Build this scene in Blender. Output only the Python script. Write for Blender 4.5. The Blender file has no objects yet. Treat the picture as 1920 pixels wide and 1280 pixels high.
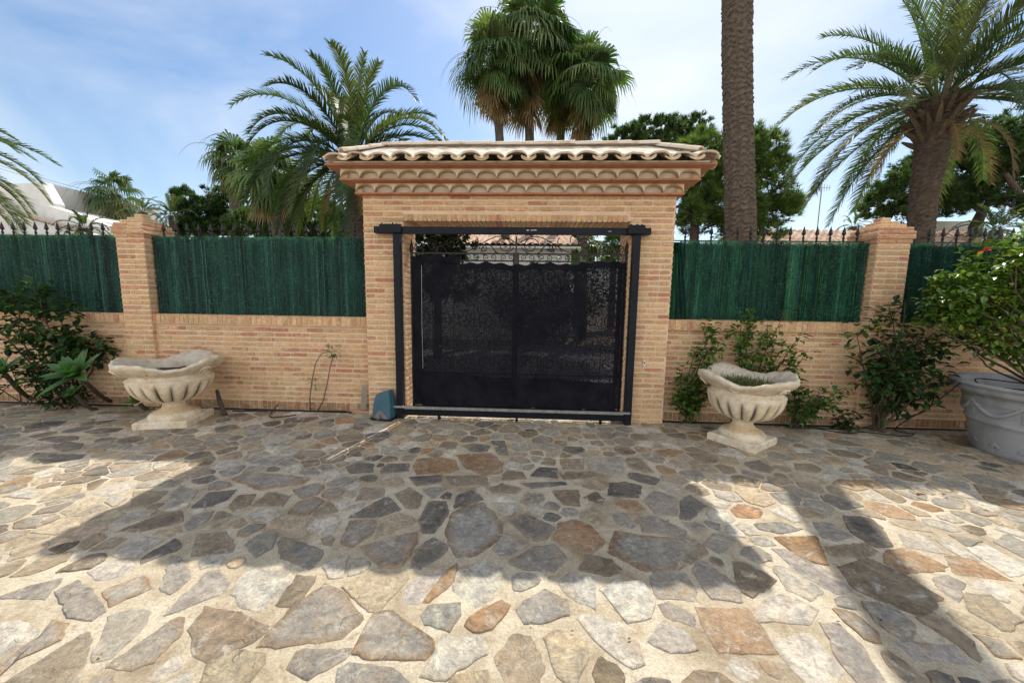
import bpy, math, random
import numpy as np
from mathutils import Vector, Matrix, noise as mnoise
R = math.radians
PI = math.pi
random.seed(7)
rng = np.random.default_rng(7)
C = bpy.context.scene
COL = C.collection

# ------------------------------------------------------------------ camera
PITCH, ROLL, YAW, EYE, FPX = 6.73, 0.85, 2.58, 1.6, 693.0
_p, _r, _y = R(PITCH), R(ROLL), R(YAW)
FW = Vector((-math.sin(_y) * math.cos(_p), math.cos(_y) * math.cos(_p), -math.sin(_p)))
_rt = Vector((math.cos(_y), math.sin(_y), 0)); _up = _rt.cross(FW)
RT = _rt * math.cos(_r) + _up * math.sin(_r)
UP = RT.cross(FW)
cam = bpy.data.cameras.new('camera'); camo = bpy.data.objects.new('camera', cam); COL.objects.link(camo)
cam.sensor_width = 36; cam.sensor_fit = 'HORIZONTAL'; cam.lens = FPX / 1920 * 36
cam.clip_start = 0.05; cam.clip_end = 5000
M = Matrix((RT, UP, -FW)).transposed().to_4x4(); M.translation = Vector((0, 0, EYE))
camo.matrix_world = M
C.camera = camo

def at(x, y, Y):
    """point of the place seen at photo pixel x,y and standing Y metres out"""
    d = FW * FPX + RT * (x - 960) - UP * (y - 640)
    return Vector((0, 0, EYE)) + d * (Y / d.y)

def on_ground(x, y, z=0.0):
    d = FW * FPX + RT * (x - 960) - UP * (y - 640)
    return Vector((0, 0, EYE)) + d * ((z - EYE) / d.z)

# ------------------------------------------------------------------ materials
def new_mat(name):
    m = bpy.data.materials.new(name); m.use_nodes = True
    nt = m.node_tree; nt.nodes.clear()
    out = nt.nodes.new('ShaderNodeOutputMaterial')
    b = nt.nodes.new('ShaderNodeBsdfPrincipled')
    nt.links.new(b.outputs[0], out.inputs[0])
    return m, nt, b, out

def nd(nt, t, **kw):
    n = nt.nodes.new(t)
    for k, v in kw.items(): setattr(n, k, v)
    return n

def ramp(nt, fac, stops):
    r = nt.nodes.new('ShaderNodeValToRGB'); e = r.color_ramp.elements
    while len(e) < len(stops): e.new(0.5)
    for i, (p, c) in enumerate(stops):
        e[i].position = p; e[i].color = (c[0], c[1], c[2], 1)
    nt.links.new(fac, r.inputs[0]); return r.outputs[0]

def noise_n(nt, scale, detail=4, rough=0.55, vec=None, dist=0.0):
    n = nt.nodes.new('ShaderNodeTexNoise'); n.inputs['Scale'].default_value = scale
    n.inputs['Detail'].default_value = detail; n.inputs['Roughness'].default_value = rough
    n.inputs['Distortion'].default_value = dist
    if vec is None:
        tc = nt.nodes.new('ShaderNodeNewGeometry'); vec = tc.outputs['Position']
    nt.links.new(vec, n.inputs['Vector']); return n.outputs[0]

def mixc(nt, fac, a, b, mode='MIX'):
    m = nt.nodes.new('ShaderNodeMix'); m.data_type = 'RGBA'; m.blend_type = mode
    for s, v in ((0, fac), (6, a), (7, b)):
        if hasattr(v, 'is_linked') or hasattr(v, 'links'): nt.links.new(v, m.inputs[s])
        elif s == 0: m.inputs[0].default_value = v
        else: m.inputs[s].default_value = (v[0], v[1], v[2], 1)
    return m.outputs[2]

def bump_n(nt, b, h, strength=0.4, dist=0.01):
    n = nt.nodes.new('ShaderNodeBump'); n.inputs['Strength'].default_value = strength
    n.inputs['Distance'].default_value = dist
    nt.links.new(h, n.inputs['Height']); nt.links.new(n.outputs[0], b.inputs['Normal'])

def M_simple(name, c1, c2, scale=8, rough=0.8, bump=0.3, bscale=60, bdist=0.005, metal=0.0, c3=None, spec=0.4):
    m, nt, b, out = new_mat(name)
    n = noise_n(nt, scale, 5)
    st = [(0.33, c1), (0.67, c2)] if c3 is None else [(0.3, c1), (0.5, c2), (0.72, c3)]
    nt.links.new(ramp(nt, n, st), b.inputs['Base Color'])
    b.inputs['Roughness'].default_value = rough; b.inputs['Metallic'].default_value = metal
    b.inputs['Specular IOR Level'].default_value = spec
    if bump: bump_n(nt, b, noise_n(nt, bscale, 4), bump, bdist)
    return m

def M_attr(name, tint=(1, 1, 1), nscale=20, namt=0.35, rough=0.8, bump=0.3, bscale=60, bdist=0.004, spec=0.3, transl=0.0, stain=None):
    """colour from the mesh's own 'col' attribute, broken up by noise"""
    m, nt, b, out = new_mat(name)
    a = nd(nt, 'ShaderNodeAttribute', attribute_name='col')
    n = noise_n(nt, nscale, 5)
    f = ramp(nt, n, [(0.25, (1 - namt,) * 3), (0.75, (1 + namt * 0.6,) * 3)])
    c = mixc(nt, 1.0, a.outputs['Color'], f, 'MULTIPLY')
    if tint != (1, 1, 1): c = mixc(nt, 1.0, c, tint, 'MULTIPLY')
    if stain:
        n2 = noise_n(nt, stain[1], 6, 0.65)
        fac = ramp(nt, n2, [(stain[2], (0, 0, 0)), (stain[3], (1, 1, 1))])
        c = mixc(nt, fac, c, stain[0])
        n6 = noise_n(nt, 1.1, 8, 0.7)
        c = mixc(nt, ramp(nt, n6, [(0.48, (0, 0, 0)), (0.72, (0.42,) * 3)]), c, (0.36, 0.235, 0.135))
        n7 = noise_n(nt, 55, 5, 0.8)
        c = mixc(nt, 1.0, c, ramp(nt, n7, [(0.34, (0.70, 0.66, 0.62)), (0.56, (1.05, 1.05, 1.05))]), 'MULTIPLY')
    nt.links.new(c, b.inputs['Base Color'])
    b.inputs['Roughness'].default_value = rough; b.inputs['Specular IOR Level'].default_value = spec
    if bump: bump_n(nt, b, noise_n(nt, bscale, 4), bump, bdist)
    if transl:
        t = nd(nt, 'ShaderNodeBsdfTranslucent'); nt.links.new(mixc(nt, 1.0, c, (1.5, 1.7, 0.7), 'MULTIPLY'), t.inputs[0])
        mx = nd(nt, 'ShaderNodeMixShader'); mx.inputs[0].default_value = transl
        nt.links.new(b.outputs[0], mx.inputs[1]); nt.links.new(t.outputs[0], mx.inputs[2]); nt.links.new(mx.outputs[0], out.inputs[0])
    return m

MAT = {}
MAT['brick'] = M_attr('brick', nscale=30, namt=0.28, rough=0.9, bump=0.5, bscale=90, bdist=0.004, stain=((0.72, 0.55, 0.39), 13, 0.50, 0.78))
MAT['brick_mortar'] = M_simple('brick_mortar', (0.66, 0.475, 0.32), (0.76, 0.58, 0.41), 6, 0.95, 0.5, 120, 0.004)
MAT['cream'] = M_simple('cream_render', (0.78, 0.70, 0.58), (0.86, 0.80, 0.70), 5, 0.9, 0.35, 50, 0.005)
MAT['terracotta'] = M_simple('terracotta', (0.40, 0.17, 0.09), (0.52, 0.25, 0.14), 9, 0.85, 0.3, 70)
MAT['tile_rim'] = M_simple('tan_tile', (0.46, 0.32, 0.17), (0.62, 0.46, 0.27), 9, 0.85, 0.3, 70)
MAT['roof_tile'] = M_simple('roof_tile', (0.48, 0.34, 0.24), (0.68, 0.57, 0.45), 7, 0.9, 0.45, 60, 0.008, c3=(0.66, 0.60, 0.52))
MAT['roof_mortar'] = M_simple('roof_mortar', (0.36, 0.30, 0.24), (0.58, 0.52, 0.44), 8, 0.95, 0.5, 50, 0.01, c3=(0.63, 0.59, 0.52))
MAT['steel_blue'] = M_simple('navy_painted_steel', (0.005, 0.0065, 0.012), (0.008, 0.011, 0.019), 14, 0.5, 0.15, 80, 0.001, spec=0.22)
MAT['iron'] = M_simple('black_iron', (0.008, 0.007, 0.008), (0.022, 0.017, 0.017), 20, 0.5, 0.3, 120, 0.001, spec=0.4)
MAT['galv'] = M_simple('galvanised_steel', (0.25, 0.26, 0.26), (0.45, 0.45, 0.44), 20, 0.45, 0.2, 120, 0.001, metal=0.7)
MAT['teal'] = M_simple('teal_plastic', (0.035, 0.105, 0.145), (0.05, 0.13, 0.17), 5, 0.5, 0.1, 90, 0.001)
MAT['white_p'] = M_simple('white_plastic', (0.7, 0.68, 0.62), (0.8, 0.78, 0.74), 5, 0.4, 0, 90)
MAT['soil'] = M_simple('soil', (0.02, 0.015, 0.01), (0.07, 0.05, 0.035), 30, 1.0, 0.8, 60, 0.02)
MAT['bark'] = M_attr('bark', nscale=18, namt=0.45, rough=0.95, bump=0.7, bscale=40, bdist=0.02)
MAT['leaf'] = M_attr('leaf', nscale=6, namt=0.3, rough=0.5, bump=0, spec=0.35, transl=0.34)
MAT['leaf_gloss'] = M_attr('leaf_gloss', nscale=9, namt=0.25, rough=0.24, bump=0, spec=0.75, transl=0.30)
MAT['frond'] = M_attr('frond', nscale=4, namt=0.3, rough=0.5, bump=0, spec=0.28, transl=0.32)
MAT['brush'] = M_attr('brushwood', nscale=40, namt=0.35, rough=0.55, bump=0, spec=0.35, transl=0.3)
MAT['petal'] = M_attr('petal', nscale=9, namt=0.1, rough=0.6, bump=0, transl=0.3)
MAT['cable'] = M_simple('black_hose', (0.008, 0.008, 0.008), (0.015, 0.015, 0.015), 30, 0.5, 0, 90)
MAT['wall_white'] = M_simple('white_wall', (0.66, 0.65, 0.62), (0.74, 0.73, 0.70), 3, 0.9, 0.2, 30, 0.005)
MAT['house_tile'] = M_attr('house_tile', nscale=12, namt=0.25, rough=0.9, bump=0.3, bscale=40, bdist=0.01)
MAT['glass'] = M_simple('dark_glass', (0.02, 0.025, 0.03), (0.04, 0.045, 0.05), 2, 0.1, 0, 9, spec=0.8)
MAT['planter'] = M_simple('grey_plastic_planter', (0.22, 0.225, 0.23), (0.35, 0.36, 0.375), 3.5, 0.6, 0.5, 40, 0.003, c3=(0.42, 0.43, 0.44))

# carved urn stone, stained in patches, darker in the grooves of the carving
def urn_mat():
    m, nt, b, out = new_mat('aged_cast_stone')
    a = nd(nt, 'ShaderNodeAttribute', attribute_name='col')
    n = noise_n(nt, 9, 6, 0.65)
    c = ramp(nt, n, [(0.3, (0.60, 0.48, 0.33)), (0.5, (0.76, 0.66, 0.50)), (0.7, (0.84, 0.78, 0.66))])
    c = mixc(nt, 1.0, c, a.outputs['Color'], 'MULTIPLY')
    n2 = noise_n(nt, 26, 5, 0.7)
    f = ramp(nt, n2, [(0.56, (0, 0, 0)), (0.72, (0.55,) * 3)])
    c = mixc(nt, f, c, (0.16, 0.13, 0.10))
    n3 = noise_n(nt, 4.5, 8, 0.7, dist=1.0)
    c = mixc(nt, ramp(nt, n3, [(0.56, (0, 0, 0)), (0.74, (0.45,) * 3)]), c, (0.46, 0.31, 0.16))
    n4 = noise_n(nt, 12, 8, 0.75)
    c = mixc(nt, ramp(nt, n4, [(0.58, (0, 0, 0)), (0.70, (0.5,) * 3)]), c, (0.30, 0.29, 0.26))
    nt.links.new(c, b.inputs['Base Color']); b.inputs['Roughness'].default_value = 0.85
    bump_n(nt, b, noise_n(nt, 40, 10, 0.75), 0.9, 0.008)
    return m
MAT['urn'] = urn_mat()

# shade netting: a real mesh of threads, so partly open
def net_mat(name, op_lo, op_hi):
    m, nt, b, out = new_mat(name)
    geo = nd(nt, 'ShaderNodeNewGeometry')
    mp = nd(nt, 'ShaderNodeMapping'); mp.inputs['Scale'].default_value = (85, 85, 110)
    nt.links.new(geo.outputs['Position'], mp.inputs[0])
    n = noise_n(nt, 1.0, 3, 0.6, mp.outputs[0])
    n2 = noise_n(nt, 5.0, 3, 0.6)
    f1 = ramp(nt, n, [(0.50, (op_hi,) * 3), (0.64, (op_lo,) * 3)])
    b.inputs['Base Color'].default_value = (0.012, 0.013, 0.02, 1)
    nt.links.new(ramp(nt, n2, [(0.3, (0.004, 0.0045, 0.009)), (0.7, (0.011, 0.0115, 0.016))]), b.inputs['Base Color'])
    b.inputs['Roughness'].default_value = 0.85; b.inputs['Specular IOR Level'].default_value = 0.12
    t = nd(nt, 'ShaderNodeBsdfTransparent')
    mx = nd(nt, 'ShaderNodeMixShader'); nt.links.new(f1, mx.inputs[0])
    nt.links.new(t.outputs[0], mx.inputs[1]); nt.links.new(b.outputs[0], mx.inputs[2]); nt.links.new(mx.outputs[0], out.inputs[0])
    return m
MAT['net'] = net_mat('black_shade_net', 0.80, 0.985)
MAT['net_dense'] = net_mat('black_doubled_net', 0.985, 1.0)

# ------------------------------------------------------------------ mesh builder
class MB:
    def __init__(s): s.v = []; s.f = []; s.m = []; s.c = []; s.col = (1, 1, 1); s.mi = 0
    def vert(s, p, col=None): s.v.append((p[0], p[1], p[2])); s.c.append(col or s.col); return len(s.v) - 1
    def face(s, idx, mi=None): s.f.append(tuple(idx)); s.m.append(s.mi if mi is None else mi)
    def poly(s, pts, mi=None, col=None): s.face([s.vert(p, col) for p in pts], mi)
    def box(s, a, b, mi=None, col=None, mat=None):
        P = [Vector((x, y, z)) for z in (a[2], b[2]) for y in (a[1], b[1]) for x in (a[0], b[0])]
        if mat is not None: P = [mat @ p for p in P]
        i = [s.vert(p, col) for p in P]
        for q in ((0, 2, 3, 1), (4, 5, 7, 6), (0, 1, 5, 4), (2, 6, 7, 3), (0, 4, 6, 2), (1, 3, 7, 5)): s.face([i[k] for k in q], mi)
    def tube(s, pts, r, n=6, mi=None, col=None, cap=True):
        pts = [Vector(p) for p in pts]; rr = r if isinstance(r, (list, tuple)) else [r] * len(pts)
        prev = None; rings = []
        for k, p in enumerate(pts):
            d = (pts[min(k + 1, len(pts) - 1)] - pts[max(k - 1, 0)])
            if d.length < 1e-9: d = Vector((0, 0, 1))
            d.normalize()
            if prev is None: u = d.orthogonal().normalized()
            else:
                u = prev - d * prev.dot(d)
                u = u.normalized() if u.length > 1e-6 else d.orthogonal().normalized()
            prev = u; w = d.cross(u)
            rings.append([s.vert(p + (u * math.cos(2 * PI * j / n) + w * math.sin(2 * PI * j / n)) * rr[k], col) for j in range(n)])
        for a, b in zip(rings, rings[1:]):
            for j in range(n): s.face((a[j], a[(j + 1) % n], b[(j + 1) % n], b[j]), mi)
        if cap: s.face(rings[0][::-1], mi); s.face(rings[-1], mi)
    def lathe(s, prof, n=48, fn=None, mi=None, colfn=None, o=(0, 0, 0), mat=None):
        rings = []
        for k, (r, z) in enumerate(prof):
            ring = []
            for j in range(n):
                t = 2 * PI * j / n; rr, zz = (r, z) if fn is None else fn(k, t, r, z)
                p = Vector((rr * math.cos(t), rr * math.sin(t), zz))
                if mat is not None: p = mat @ p
                p = p + Vector(o)
                ring.append(s.vert(p, colfn(k, t) if colfn else None))
            rings.append(ring)
        for a, b in zip(rings, rings[1:]):
            for j in range(n): s.face((a[j], a[(j + 1) % n], b[(j + 1) % n], b[j]), mi)
        return rings
    def build(s, name, mats, parent=None, smooth=False, loc=None):
        me = bpy.data.meshes.new(name); 
        off = Vector(loc) if loc is not None else Vector((0, 0, 0))
        V = [(p[0] - off.x, p[1] - off.y, p[2] - off.z) for p in s.v] if loc is not None else s.v
        me.from_pydata(V, [], s.f)
        if not isinstance(mats, (list, tuple)): mats = [mats]
        for m in mats: me.materials.append(MAT[m] if isinstance(m, str) else m)
        if len(mats) > 1: me.polygons.foreach_set('material_index', s.m)
        a = me.color_attributes.new('col', 'FLOAT_COLOR', 'POINT')
        arr = np.ones((len(s.v), 4), dtype=np.float32)
        if s.c: arr[:, :3] = np.array(s.c, dtype=np.float32)
        a.data.foreach_set('color', arr.ravel())
        if smooth: me.polygons.foreach_set('use_smooth', [True] * len(s.f))
        me.update()
        o = bpy.data.objects.new(name, me); COL.objects.link(o)
        if loc is not None: o.location = off
        if parent is not None: 
            o.parent = parent
            if parent.type == 'EMPTY' and loc is None: o.matrix_parent_inverse = Matrix.Translation(-parent.location)
        return o

def tag(o, label=None, cat=None, group=None, kind=None):
    if label: o['label'] = label
    if cat: o['category'] = cat
    if group: o['group'] = group
    if kind: o['kind'] = kind
    return o
def thing(name, label, cat, loc=(0, 0, 0), group=None):
    o = bpy.data.objects.new(name, None); COL.objects.link(o); o.location = loc; o.empty_display_size = 0.3
    return tag(o, label, cat, group)
def rnd(a, b): return random.uniform(a, b)
def jit(c, a=0.15):
    k = rnd(1 - a, 1 + a); return tuple(max(0.0, x * k * rnd(0.975, 1.025)) for x in c)

# ------------------------------------------------------------------ sun and sky
AZ, EL = R(15.0), R(52.5)
sun = bpy.data.lights.new('sun', 'SUN'); sun.energy = 3.9; sun.angle = R(0.53); sun.color = (1.0, 0.93, 0.82)
suno = bpy.data.objects.new('sun', sun); COL.objects.link(suno)
SD = Vector((math.sin(AZ) * math.cos(EL), math.cos(AZ) * math.cos(EL), math.sin(EL)))
suno.rotation_euler = (-SD).to_track_quat('-Z', 'Y').to_euler()
w = bpy.data.worlds.new('World'); C.world = w; w.use_nodes = True
nt = w.node_tree; nt.nodes.clear()
wo = nd(nt, 'ShaderNodeOutputWorld'); bg = nd(nt, 'ShaderNodeBackground'); nt.links.new(bg.outputs[0], wo.inputs[0])
sky = nd(nt, 'ShaderNodeTexSky'); sky.sky_type = 'NISHITA'; sky.sun_disc = False
sky.sun_elevation = EL; sky.sun_rotation = AZ; sky.air_density = 1.15; sky.dust_density = 0.7; sky.ozone_density = 2.2
hs = nd(nt, 'ShaderNodeHueSaturation'); hs.inputs['Saturation'].default_value = 1.08; hs.inputs['Value'].default_value = 0.88; nt.links.new(sky.outputs[0], hs.inputs['Color'])
tc = nd(nt, 'ShaderNodeTexCoord')
mp = nd(nt, 'ShaderNodeMapping'); mp.inputs['Scale'].default_value = (1.1, 2.2, 2.6); mp.inputs['Rotation'].default_value = (0, R(24), R(-25))
nt.links.new(tc.outputs['Generated'], mp.inputs[0])
cn = noise_n(nt, 1.25, 7, 0.52, mp.outputs[0], 0.35)
# thin cirrus: thickest round the sun's side of the sky, plus a brighter unseen veil added behind the viewer to fill the shade
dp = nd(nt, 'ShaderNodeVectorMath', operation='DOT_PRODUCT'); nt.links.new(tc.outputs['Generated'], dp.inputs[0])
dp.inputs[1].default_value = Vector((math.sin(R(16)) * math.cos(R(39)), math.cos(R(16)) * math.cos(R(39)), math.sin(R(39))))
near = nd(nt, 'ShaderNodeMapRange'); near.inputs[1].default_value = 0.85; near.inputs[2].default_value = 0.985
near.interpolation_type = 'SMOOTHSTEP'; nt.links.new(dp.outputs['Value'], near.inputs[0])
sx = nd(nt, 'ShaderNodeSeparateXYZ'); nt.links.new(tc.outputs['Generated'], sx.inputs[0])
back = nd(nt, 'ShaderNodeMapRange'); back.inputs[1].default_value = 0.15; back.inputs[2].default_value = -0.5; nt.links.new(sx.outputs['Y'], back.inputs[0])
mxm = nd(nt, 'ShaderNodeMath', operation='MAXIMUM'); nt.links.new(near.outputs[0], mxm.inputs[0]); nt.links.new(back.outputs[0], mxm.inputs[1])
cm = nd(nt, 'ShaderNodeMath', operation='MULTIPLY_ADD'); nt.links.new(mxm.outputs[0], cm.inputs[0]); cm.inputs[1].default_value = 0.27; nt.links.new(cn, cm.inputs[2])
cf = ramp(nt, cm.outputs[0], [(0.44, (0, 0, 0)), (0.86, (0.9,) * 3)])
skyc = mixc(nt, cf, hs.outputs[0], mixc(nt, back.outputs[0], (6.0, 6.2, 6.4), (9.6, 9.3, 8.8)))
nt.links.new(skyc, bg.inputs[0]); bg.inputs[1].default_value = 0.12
C.view_settings.view_transform = 'Standard'; C.view_settings.look = 'None'; C.view_settings.exposure = 0.58; C.view_settings.gamma = 1
C.cycles.max_bounces = 8; C.cycles.transparent_max_bounces = 24; C.cycles.use_denoising = True

# ------------------------------------------------------------------ crazy paving
STONE = {'d': (0.092, 0.092, 0.092), 'g': (0.285, 0.272, 0.243), 'o': (0.34, 0.205, 0.105), 'n': (0.21, 0.165, 0.115),
         'b': (0.40, 0.325, 0.225), 'w': (0.53, 0.50, 0.44), 'm': (0.23, 0.20, 0.165)}
def traced():
    A = """d 640,45 700,33 770,45 755,72 680,72;d 785,20 850,22 865,90 820,85;o 385,150 400,115 500,105 585,120 605,165 560,185 400,190;o 605,95 780,85 835,140 830,185 740,195 660,160;d 35,155 80,135 160,140 155,180 50,185;d 215,165 250,140 345,140 340,175 215,185;d 360,210 510,198 518,235 400,250;n 555,205 745,200 757,245 590,250;n 820,215 870,178 940,185 958,215 850,222;d 995,200 1040,160 1120,165 1122,210;n 1150,185 1290,182 1360,205 1170,217;d 945,240 1160,232 1170,248 1000,265;n 785,265 840,245 930,270 910,290 800,290;d 1395,300 1410,240 1480,235 1560,255 1545,310;n 1105,280 1235,275 1240,355 1160,345;n 1270,315 1330,285 1362,320 1355,348;d 590,365 610,310 680,278 730,325 640,350;n 85,330 110,265 215,270 210,310;n 285,300 360,268 410,310 395,370 340,360;d 45,415 190,335 240,315 300,375 200,410;d 415,430 455,340 545,338 545,400 480,495 425,490;m 555,490 580,400 640,365 740,345 835,450 820,520 700,610 590,630;d 890,445 955,400 1105,470 1060,530 985,525;o 1120,530 1145,455 1210,438 1290,465 1365,545 1260,632;m 105,572 385,502 380,560 310,665 215,670;d 370,670 400,590 475,528 548,575 520,610 430,675;m 1405,600 1440,490 1560,520 1840,535 1900,600 1750,680 1590,690;g 1575,420 1640,415 1790,490 1780,520 1580,490;g 1425,400 1480,398 1522,450 1515,470 1440,440;b 200,470 230,425 300,402 385,430 370,450 185,520;m 0,545 50,435 175,435 165,490 60,565;g 885,650 1010,580 1110,565 1165,635 1100,690 960,680;g 795,580 860,505 970,555 900,600 840,610;n 1255,690 1295,620 1400,645 1450,700 1390,712;b 20,780 160,710 330,705 340,740 200,900 150,895;w 355,780 400,740 510,690 500,760 400,860 330,850;o 520,740 600,660 570,760 470,850 430,850;w 590,790 620,700 750,650 840,700 780,830 700,870;g 430,930 470,880 610,870 600,930 555,998 450,965;g 925,890 1065,803 1165,860 1170,925 1060,950 960,965;o 665,975 690,935 820,860 870,890 780,980 700,1000;w 1150,760 1180,720 1310,730 1315,890 1180,810;w 1370,800 1440,760 1570,760 1625,870 1600,930 1490,950;g 1625,735 1680,690 1790,720 1837,800 1820,840 1650,830;g 1675,880 1720,870 1830,930 1825,975 1700,930;m 70,1120 180,920 270,920 460,1050 470,1100 420,1150 180,1140;w 430,1240 540,1050 720,1050 740,1130 600,1200 560,1250;b 825,1150 900,1040 980,1060 1040,1190 1020,1280 870,1280;b 1075,1060 1120,1010 1270,1080 1260,1150 1210,1275 1130,1230;w 1240,950 1300,930 1480,990 1535,1080 1560,1170 1500,1190 1370,1080;w 1620,1060 1690,970 1800,1030 1837,1100 1720,1110;g 0,1200 60,1175 250,1210 380,1300 0,1300;b 575,1280 600,1250 740,1230 765,1300;n 1145,115 1260,115 1255,165 1160,160;g 1295,115 1460,105 1465,160 1430,200 1300,165;n 1495,110 1560,115 1625,180 1580,180 1500,150;b 1200,245 1330,225 1380,265 1340,275;g 1590,330 1640,280 1740,320 1745,400 1650,400"""
    B = """d 240,235 290,210 360,220 350,240 280,252;d 130,290 160,258 240,262 235,285 170,300;d 195,305 260,265 375,265 350,285;d 165,200 230,185 340,185 340,200 250,210;d 370,165 450,150 540,150 510,165 430,172;w 30,450 120,420 185,435 130,460;n 585,495 600,430 740,430 690,470 640,490;m 1035,375 1110,345 1370,370 1340,395 1160,420;g 760,465 800,405 865,430 850,460;d 860,500 930,440 1045,425 1000,465 940,490;n 1030,490 1060,450 1130,445 1100,490 1040,515;n 1130,490 1200,435 1275,455 1250,495;n 530,605 700,540 800,520 800,565 640,600;n 865,710 880,620 1000,615 1035,665 1030,700;g 1100,665 1150,625 1225,618 1200,680 1140,715;g 1245,660 1260,640 1420,690 1420,720 1370,770 1260,720;g 250,880 345,830 400,880 460,960 400,1000 310,975;m 465,870 630,812 665,860 500,930;g 720,860 760,720 800,730 840,810 760,880;g 740,975 920,790 970,790 1005,840 980,880 820,940;w 1045,880 1100,760 1280,800 1270,860 1160,960 1080,930;n 1240,925 1320,805 1395,820 1320,940;g 420,1170 490,990 580,960 650,980 600,1060 500,1160;m 500,1195 760,1010 805,1005 790,1060 680,1180 600,1205;n 860,1040 920,945 1060,985 1195,1040 1100,1100 930,1175 880,1140;m 1160,1105 1300,960 1440,850 1520,890 1605,1000 1500,1080 1250,1110;w -30,1140 0,1020 90,1010 160,1060 120,1110 0,1150;m 0,1200 180,1080 230,1010 275,1040 240,1100 60,1180 0,1250;n 0,1300 380,1060 380,1110 330,1300;b 65,800 200,720 300,705 280,740 150,790;g 0,900 150,850 255,825 200,905;b 910,1270 950,1180 1060,1150 1155,1165 1150,1200 1080,1290;g 1290,1210 1340,1140 1560,1130 1500,1180 1380,1250"""
    D = """d 530,75 600,65 665,105 640,120 560,105;n 780,80 860,80 900,105 880,122 790,110;g 875,375 960,380 1050,440 980,462 920,445;d 1030,345 1150,350 1200,400 1255,480 1180,490 1060,420;n 945,495 1130,475 1180,520 1110,548 960,535;n 1010,600 1150,560 1320,640 1490,745 1420,840 1250,780 1080,700;o 1245,520 1330,505 1520,590 1500,610 1310,625 1230,570;w 1315,435 1420,430 1505,520 1330,490;w 1490,465 1560,470 1690,560 1600,540;o 1540,545 1640,550 1850,660 1580,625;w 1650,510 1740,495 1920,590 1920,620 1840,635;w 1650,680 1740,665 1840,715 1830,765 1760,740;b 1640,745 1750,740 1880,850 1820,910 1660,810;g 580,380 700,372 800,405 700,420 610,405;g 670,510 740,515 900,600 1060,710 960,715 820,630;w 585,840 650,770 720,730 880,810 820,870 600,860;o 290,805 540,810 600,900 665,1020 400,1010 340,900;g 110,800 160,780 255,840 250,880 160,850;w 690,970 840,930 900,990 1000,1110 950,1165 860,1190 700,1020;g 920,890 1000,890 1100,1000 1230,1190 1110,1190 1000,1040;n 475,580 530,580 670,660 560,740 500,700;g 275,620 310,560 480,690 500,760 360,740;w 680,610 740,590 900,710 840,750 740,700;o 680,450 880,445 930,580 800,540;g 325,480 370,430 480,460 400,520;d 210,270 250,240 320,290 250,355 205,350;g 20,370 120,345 220,420 60,430;w 1280,960 1560,990 1640,1080 1390,1060;g 1130,780 1260,790 1360,880 1340,960 1200,880;b 1400,860 1490,840 1640,960 1690,1060 1560,960;g 1560,440 1700,460 1640,490 1580,450;g 1780,470 1840,435 1920,480 1920,545;g 1480,660 1540,635 1620,680 1590,760 1500,700"""
    res = []
    for txt, ox, oy, sc in ((A, 640, 820, 2.783), (B, 0, 740, 2.37), (D, 1200, 840, 2.667)):
        for t in txt.split(';'):
            q = t.strip().split(' '); k = q[0]
            pts = [on_ground(ox + float(a.split(',')[0]) / sc, oy + float(a.split(',')[1]) / sc) for a in q[1:]]
            P = [(p.x, p.y) for p in pts]
            ar = sum(P[i][0] * P[(i + 1) % len(P)][1] - P[(i + 1) % len(P)][0] * P[i][1] for i in range(len(P)))
            if ar < 0: P = P[::-1]
            cx = sum(p[0] for p in P) / len(P); cy = sum(p[1] for p in P) / len(P)
            P = [(x + (x - cx) * .024 / max(.05, math.hypot(x - cx, y - cy)), y + (y - cy) * .024 / max(.05, math.hypot(x - cx, y - cy))) for x, y in P]
            res.append((k, P))
    return res
def inside(P, x, y):
    c = False; n = len(P)
    for i in range(n):
        x1, y1 = P[i]; x2, y2 = P[(i + 1) % n]
        if (y1 > y) != (y2 > y) and x < (x2 - x1) * (y - y1) / (y2 - y1) + x1: c = not c
    return c
def clip_half(poly, nx, ny, d):
    out = []; n = len(poly)
    for i in range(n):
        a, b = poly[i], poly[(i + 1) % n]
        da = a[0] * nx + a[1] * ny - d; db = b[0] * nx + b[1] * ny - d
        if da <= 0: out.append(a)
        if da * db < 0:
            t = da / (da - db); out.append((a[0] + (b[0] - a[0]) * t, a[1] + (b[1] - a[1]) * t))
    return out
PX0, PX1, PY0, PY1 = -13.0, 13.0, -5.0, 4.80
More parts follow.
